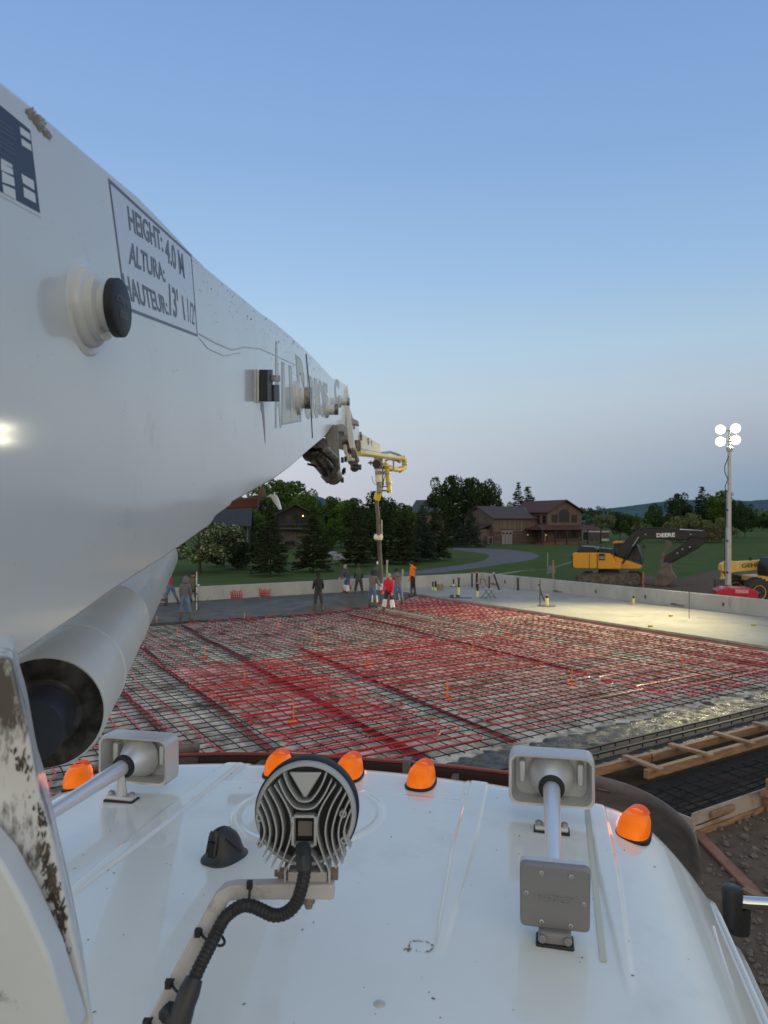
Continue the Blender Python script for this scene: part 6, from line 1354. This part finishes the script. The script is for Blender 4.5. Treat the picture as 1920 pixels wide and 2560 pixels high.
gable(0,11,0,11,5.0,7.25,'x',board_v,'barn_wall'); hbox(-.02,11,-.04,.0,0,2.45,board_h,'barn_lower_wall')
slab_roof(H(-.5,-.6,4.85),H(10,-.6,4.85),H(10,5.5,7.2),H(-.5,5.5,7.2),roof_b,'barn_roof'); slab_roof(H(-.5,11.6,4.85),H(10,11.6,4.85),H(10,5.5,7.2),H(-.5,5.5,7.2),roof_b,'barn_roof')
gable(10.2,18.2,-3.2,10,6.2,8.45,'y',board_v,'house_wall'); hbox(10.15,18.25,-3.26,-3.2,0,2.9,board_h,'house_lower_wall')
xm=14.2
slab_roof(H(9.6,-3.9,6.0),H(xm,-3.9,8.42),H(xm,10,8.42),H(9.6,10,6.0),roof_r,'house_roof'); slab_roof(H(18.8,-3.9,6.0),H(xm,-3.9,8.42),H(xm,10,8.42),H(18.8,10,6.0),roof_r,'house_roof')
slab_roof(H(7.0,-5.6,2.75),H(21.5,-5.6,2.75),H(20.5,-3.2,3.55),H(7.6,-3.2,3.55),roof_r,'porch_roof',.12); slab_roof(H(7.0,-5.6,2.75),H(7.0,0,2.75),H(10.2,0,3.55),H(10.2,-3.2,3.55),roof_r,'porch_roof',.12); slab_roof(H(21.5,-5.6,2.75),H(21.5,3,2.75),H(18.2,3,3.55),H(18.2,-3.2,3.55),roof_r,'porch_roof',.12)
for x in (7.3,10.3,13.0,18.0,21.2): hbox(x-.1,x+.1,-5.5,-5.3,0,2.8,trim_m,'porch_post')
hbox(7.2,11.8,-5.4,-3.3,0,.35,mat('red_deck',(.15,.045,.03),.8),'porch_deck')
hbox(10.3,20.9,-5.3,-5.15,0,.5,mat('stone_plinth',(.08,.07,.065),.9,var=.4,vscale=3),'stone_plinth')
def window(x0,x1,z0,z1,y,par=hs,axis='x',xx=0,bars=1):
    def P(a,z,o): return H(a,y-o,z) if axis=='x' else H(xx-o,a,z)
    q=MB(); q.prism([P(x0-.12,z0-.12,.02),P(x1+.12,z0-.12,.02),P(x1+.12,z1+.12,.02),P(x0-.12,z1+.12,.02)],P(0,0,.08)-P(0,0,.0)); w=q.build('window',trim_m,par,smooth=0)
    q=MB(); q.quad(P(x0,z0,.105),P(x1,z0,.105),P(x1,z1,.105),P(x0,z1,.105)); q.build('pane',winm,w)
    q=MB(); 
    for k in range(bars): xk=x0+(x1-x0)*(k+1)/(bars+1); q.beam(P(xk,z0,.12),P(xk,z1,.12),.05,.04)
    q.build('window_bar',trim_m,w)
window(11.2,12.3,4.3,5.6,-3.2); window(15.9,17.0,4.3,5.6,-3.2); window(11.7,12.7,1.2,2.5,-3.27); window(13.3,15.7,1.2,2.5,-3.27,bars=3); window(16.1,17.3,1.2,2.5,-3.27)
q=MB(); arc=[(12.95,4.3),(15.15,4.3)]+[(14.05+1.1*math.cos(a),5.75+.85*math.sin(a)) for a in np.linspace(0,math.pi,11)]
q.prism([H(x,-3.22,z) for x,z in [(14.05+(x-14.05)*1.12,4.9+(z-4.9)*1.1) for x,z in arc]],H(0,-.06,0)-H(0,0,0)); aw=q.build('arched_window',trim_m,hs,smooth=0)
q=MB(); q.quad(*[H(x,-3.30,z) for x,z in arc]); q.build('pane',winm,aw)
for a,b_ in ((-2.6,-1.7),(-.6,.2)): window(a,b_,4.1,5.5,0,axis='y',xx=10.2)
q=MB(); q.prism([H(10.17,-1.6,4.0),H(10.17,-.7,4.0),H(10.17,-.7,5.4),H(10.17,-1.6,5.4)],H(-.04,0,0)-H(0,0,0)); q.build('shutter_panel',mat('tan_panel',(.16,.10,.07),.8),hs)
dr=hbox(1.75,4.25,-.10,-.04,0,2.75,mat('grey_door',(.20,.19,.19),.7),'garage_door')
for k in range(3): hbox(1.9+.8*k,2.45+.8*k,-.13,-.10,1.95,2.25,winm,'pane',dr)
for k in range(4): hbox(1.75+.8*k,1.82+.8*k,-.125,-.10,0,1.9,trim_m,'door_batten',dr)
hbox(1.7,4.3,-.3,-.04,2.78,2.9,trim_m,'door_hood')
hbox(6.3,6.45,-.08,-.0,2.5,5.0,mat('pale_conduit',(.2,.18,.17),.7),'downspout')
dd=hbox(11.9-2.9,12.9-2.9,-3.4,-3.3,.35,2.4,trim_m,'entry_door'); hbox(9.3,9.5,-3.44,-3.4,.6,2.2,mat('curtain_pale',(.25,.23,.2),.8),'pane',dd)
for x,z in ((7.7,1.75),(9.6,1.75)):
    q=MB(); q.lathe(H(x,-3.5 if x>9 else -.2,z),(0,0,1),[(-.1,.06),(.1,.09),(.14,0)],8); q.build('porch_lamp',mat('dim_lamp',(.6,.55,.45),.5,emit=(1,.8,.5),es=.5),hs)
# lean-to at the left of the barn
hbox(-2.2+.0,-.02,1.2,5.4,0,2.9,board_v,'lean_to_wall'); slab_roof(H(-2.7,.8,2.85),H(0,.8,3.7),H(0,5.8,3.7),H(-2.7,5.8,2.85),roof_r,'lean_to_roof',.12); window(2.2,2.9,1.0,2.7,0,axis='y',xx=-2.2); hbox(-1.4,-.3,-.3,.6,0,1.6,board_v,'side_shed'); hbox(-1.1,-.6,-.36,-.3,.2,1.2,winm,'pane_low')
# dark gabled house with stone front, left
DH=118.0
def mk(O,ps_):
    return lambda x,y,z: O+Vector((x*math.cos(ps_)-y*math.sin(ps_),x*math.sin(ps_)+y*math.cos(ps_),z))
O2=Vector(((560+.1808*760-960)/FPX*DH,DH,-.45)); k2=.1808/FPX*DH; darkw=mat('near_black_boards',(.016,.016,.020),.85,var=.3,vscale=2); slate_r=mat('dark_shingles',(.026,.028,.038),.75,var=.3,vscale=2); stone=mat('field_stone_wall',(.12,.10,.09),.9,col2=(.06,.052,.048),vscale=2.2,thr=(.4,.6))
gh=thing('gabled_house','near black gabled house with stone lower walls behind the second spruce','house',O2)
_H=H; H=mk(O2,R(6)); _hs=hs; hs=gh
zz=lambda zy:(1105-zy)*k2+.35
hbox(0,5.5,0,7,0,zz(880),stone,'stone_wall',gh); gable(-.2,5.7,-.15,7,zz(640),zz(545),'y',darkw,'upper_wall',gh,z0=zz(880))
slab_roof(H(-.8,-.9,zz(690)),H(2.75,-.9,zz(535)),H(2.75,7,zz(535)),H(-.8,7,zz(690)),slate_r,'roof',.15,gh); slab_roof(H(6.3,-.9,zz(690)),H(2.75,-.9,zz(535)),H(2.75,7,zz(535)),H(6.3,7,zz(690)),slate_r,'roof',.15,gh)
hbox(.2,5.2,-1.4,-.2,zz(875),zz(850),mat('balcony_grey',(.05,.05,.055),.8),'balcony_floor',gh); hbox(.2,5.2,-1.42,-1.36,zz(805),zz(795),mat('balcony_grey',(.05,.05,.055),.8),'balcony_rail',gh)
for k in range(12): hbox(.25+.43*k,.30+.43*k,-1.41,-1.37,zz(850),zz(800),darkw,'baluster',gh)
window(1.1,1.8,zz(1085),zz(1045),0,gh); window(1.95,2.5,zz(1085),zz(1045),0,gh); window(1.2,2.6,zz(800),zz(700),-.15,gh,bars=2); hbox(-2.8,0,1,8,0,zz(760),darkw,'side_wing',gh); slab_roof(H(-3.2,.4,zz(780)),H(0,.4,zz(640)),H(0,8.5,zz(640)),H(-3.2,8.5,zz(780)),slate_r,'wing_roof',.15,gh)
q=MB(); q.lathe(H(3.9,-.35,zz(690)),(0,0,1),[(-.08,.05),(0,.09),(.08,.05)],8); q.build('wall_lamp',mat('warm_lamp',(1,.7,.35),.5,emit=(1,.62,.22),es=7),gh)
# second dark barn at far left
O3=Vector(((545-960)/FPX*98,98,-.45)); db=thing('dark_barn','near black barn with a blue grey roof behind the blossoming tree','barn',O3); H=mk(O3,R(8)); kk=98/FPX
hbox(0,4.1,0,7,0,4.0,darkw,'barn_wall',db); slab_roof(H(-.8,-.9,3.7),H(4.5,-.9,3.7),H(4.5,3.5,6.6),H(-.8,3.5,6.6),slate_r,'barn_roof',.15,db); slab_roof(H(-.8,7.9,3.7),H(4.5,7.9,3.7),H(4.5,3.5,6.6),H(-.8,3.5,6.6),slate_r,'barn_roof',.15,db)
for k in range(6): hbox(.3+.7*k,.36+.7*k,-.05,0,0,3.9,mat('board_batten_dark',(.028,.028,.033),.8),'batten',db)
hbox(3.9,4.05,-.1,-.04,0,3.7,mat('pale_corner',(.10,.10,.11),.8),'corner_board',db)
for z in (.7,1.1,1.5): hbox(2.4,4.2,-1.5,-1.42,z-.06,z+.06,mat('rail_pale',(.16,.16,.17),.8),'porch_rail',db)
# small green roofed house and low far ones
O4=Vector(((1030-960)/FPX*170,170,-.45)); sh_=thing('small_house','small house with a green roof showing over the spruces','house',O4); H=mk(O4,R(-10))
hbox(0,8,0,6,0,6.4,mat('tan_boards',(.16,.11,.08),.8),'house_wall',sh_); slab_roof(H(-.7,-.7,6.3),H(8.7,-.7,6.3),H(8,3,9.3),H(0.6,3,9.3),mat('green_roof',(.04,.06,.055),.6),'roof',.2,sh_); slab_roof(H(-.7,6.7,6.3),H(8.7,6.7,6.3),H(8,3,9.3),H(.6,3,9.3),mat('green_roof',(.04,.06,.055),.6),'roof',.2,sh_)
O5=Vector(((1560-960)/FPX*260,260,-.45)); fh=thing('distant_house','low distant house with a reddish roof above the excavator boom','house',O5); H=mk(O5,0)
hbox(0,9,0,6,0,1.6,mat('tan_boards',(.16,.11,.08),.8),'house_wall',fh); slab_roof(H(-.7,-.7,1.5),H(9.7,-.7,1.5),H(8,3,3.6),H(1.5,3,3.6),mat('far_red_roof',(.09,.045,.04),.8),'roof',.2,fh)
# white and black trailer beside the house
O6=Vector(((1468-960)/FPX*150,150,-.45)); tr=thing('parked_trailer','white topped black trailer parked right of the barn house','trailer',O6); H=mk(O6,R(4))
hbox(0,4.6,0,2.4,.5,2.1,mat('trailer_black',(.015,.016,.02),.4),'trailer_body',tr); hbox(-.05,4.7,-.05,2.45,2.1,2.35,mat('trailer_white',(.33,.34,.35),.5),'trailer_roof',tr); hbox(2.8,4.6,-.06,0,.3,.75,mat('trailer_white',(.33,.34,.35),.5),'trailer_skirt',tr)
for x in (1,2.2): q=MB(); q.lathe(H(x,-.1,.1),H(0,1,0)-H(0,0,0),[(0,.0),(0,.42),(.2,.42)],16); q.build('wheel',black,tr)
H=_H
# pale boulders by the second spruce
bm_=mat('grey_boulder',(.22,.22,.235),.9,var=.35,vscale=3)
for i,(X,Y,r_,lab) in enumerate([(835,1393,.8,'largest grey boulder right of the second spruce'),(848,1400,.7,'grey boulder under the largest one'),(822,1397,.5,'small boulder tucked against the spruce'),(861,1402,.6,'right most boulder of the pile'),(748,1393,.6,'flat pale boulder left of the second spruce')]):
    p=G(X,Y,-.45); me_=bpy.data.meshes.new('boulder'); b_=bmesh.new(); bmesh.ops.create_icosphere(b_,subdivisions=3,radius=1)
    for v in b_.verts: v.co*= .8+.45*mn.noise(v.co*1.3+Vector((i*7,0,0))); v.co.z*=.75
    b_.to_mesh(me_); b_.free(); me_.materials.append(bm_); o=bpy.data.objects.new('boulder',me_); COL.objects.link(o); o.location=p+Vector((0,0,r_*.3)); o.scale=(r_,r_,r_); tag(o,lab,'boulder','boulders beside the second spruce')
print('done')
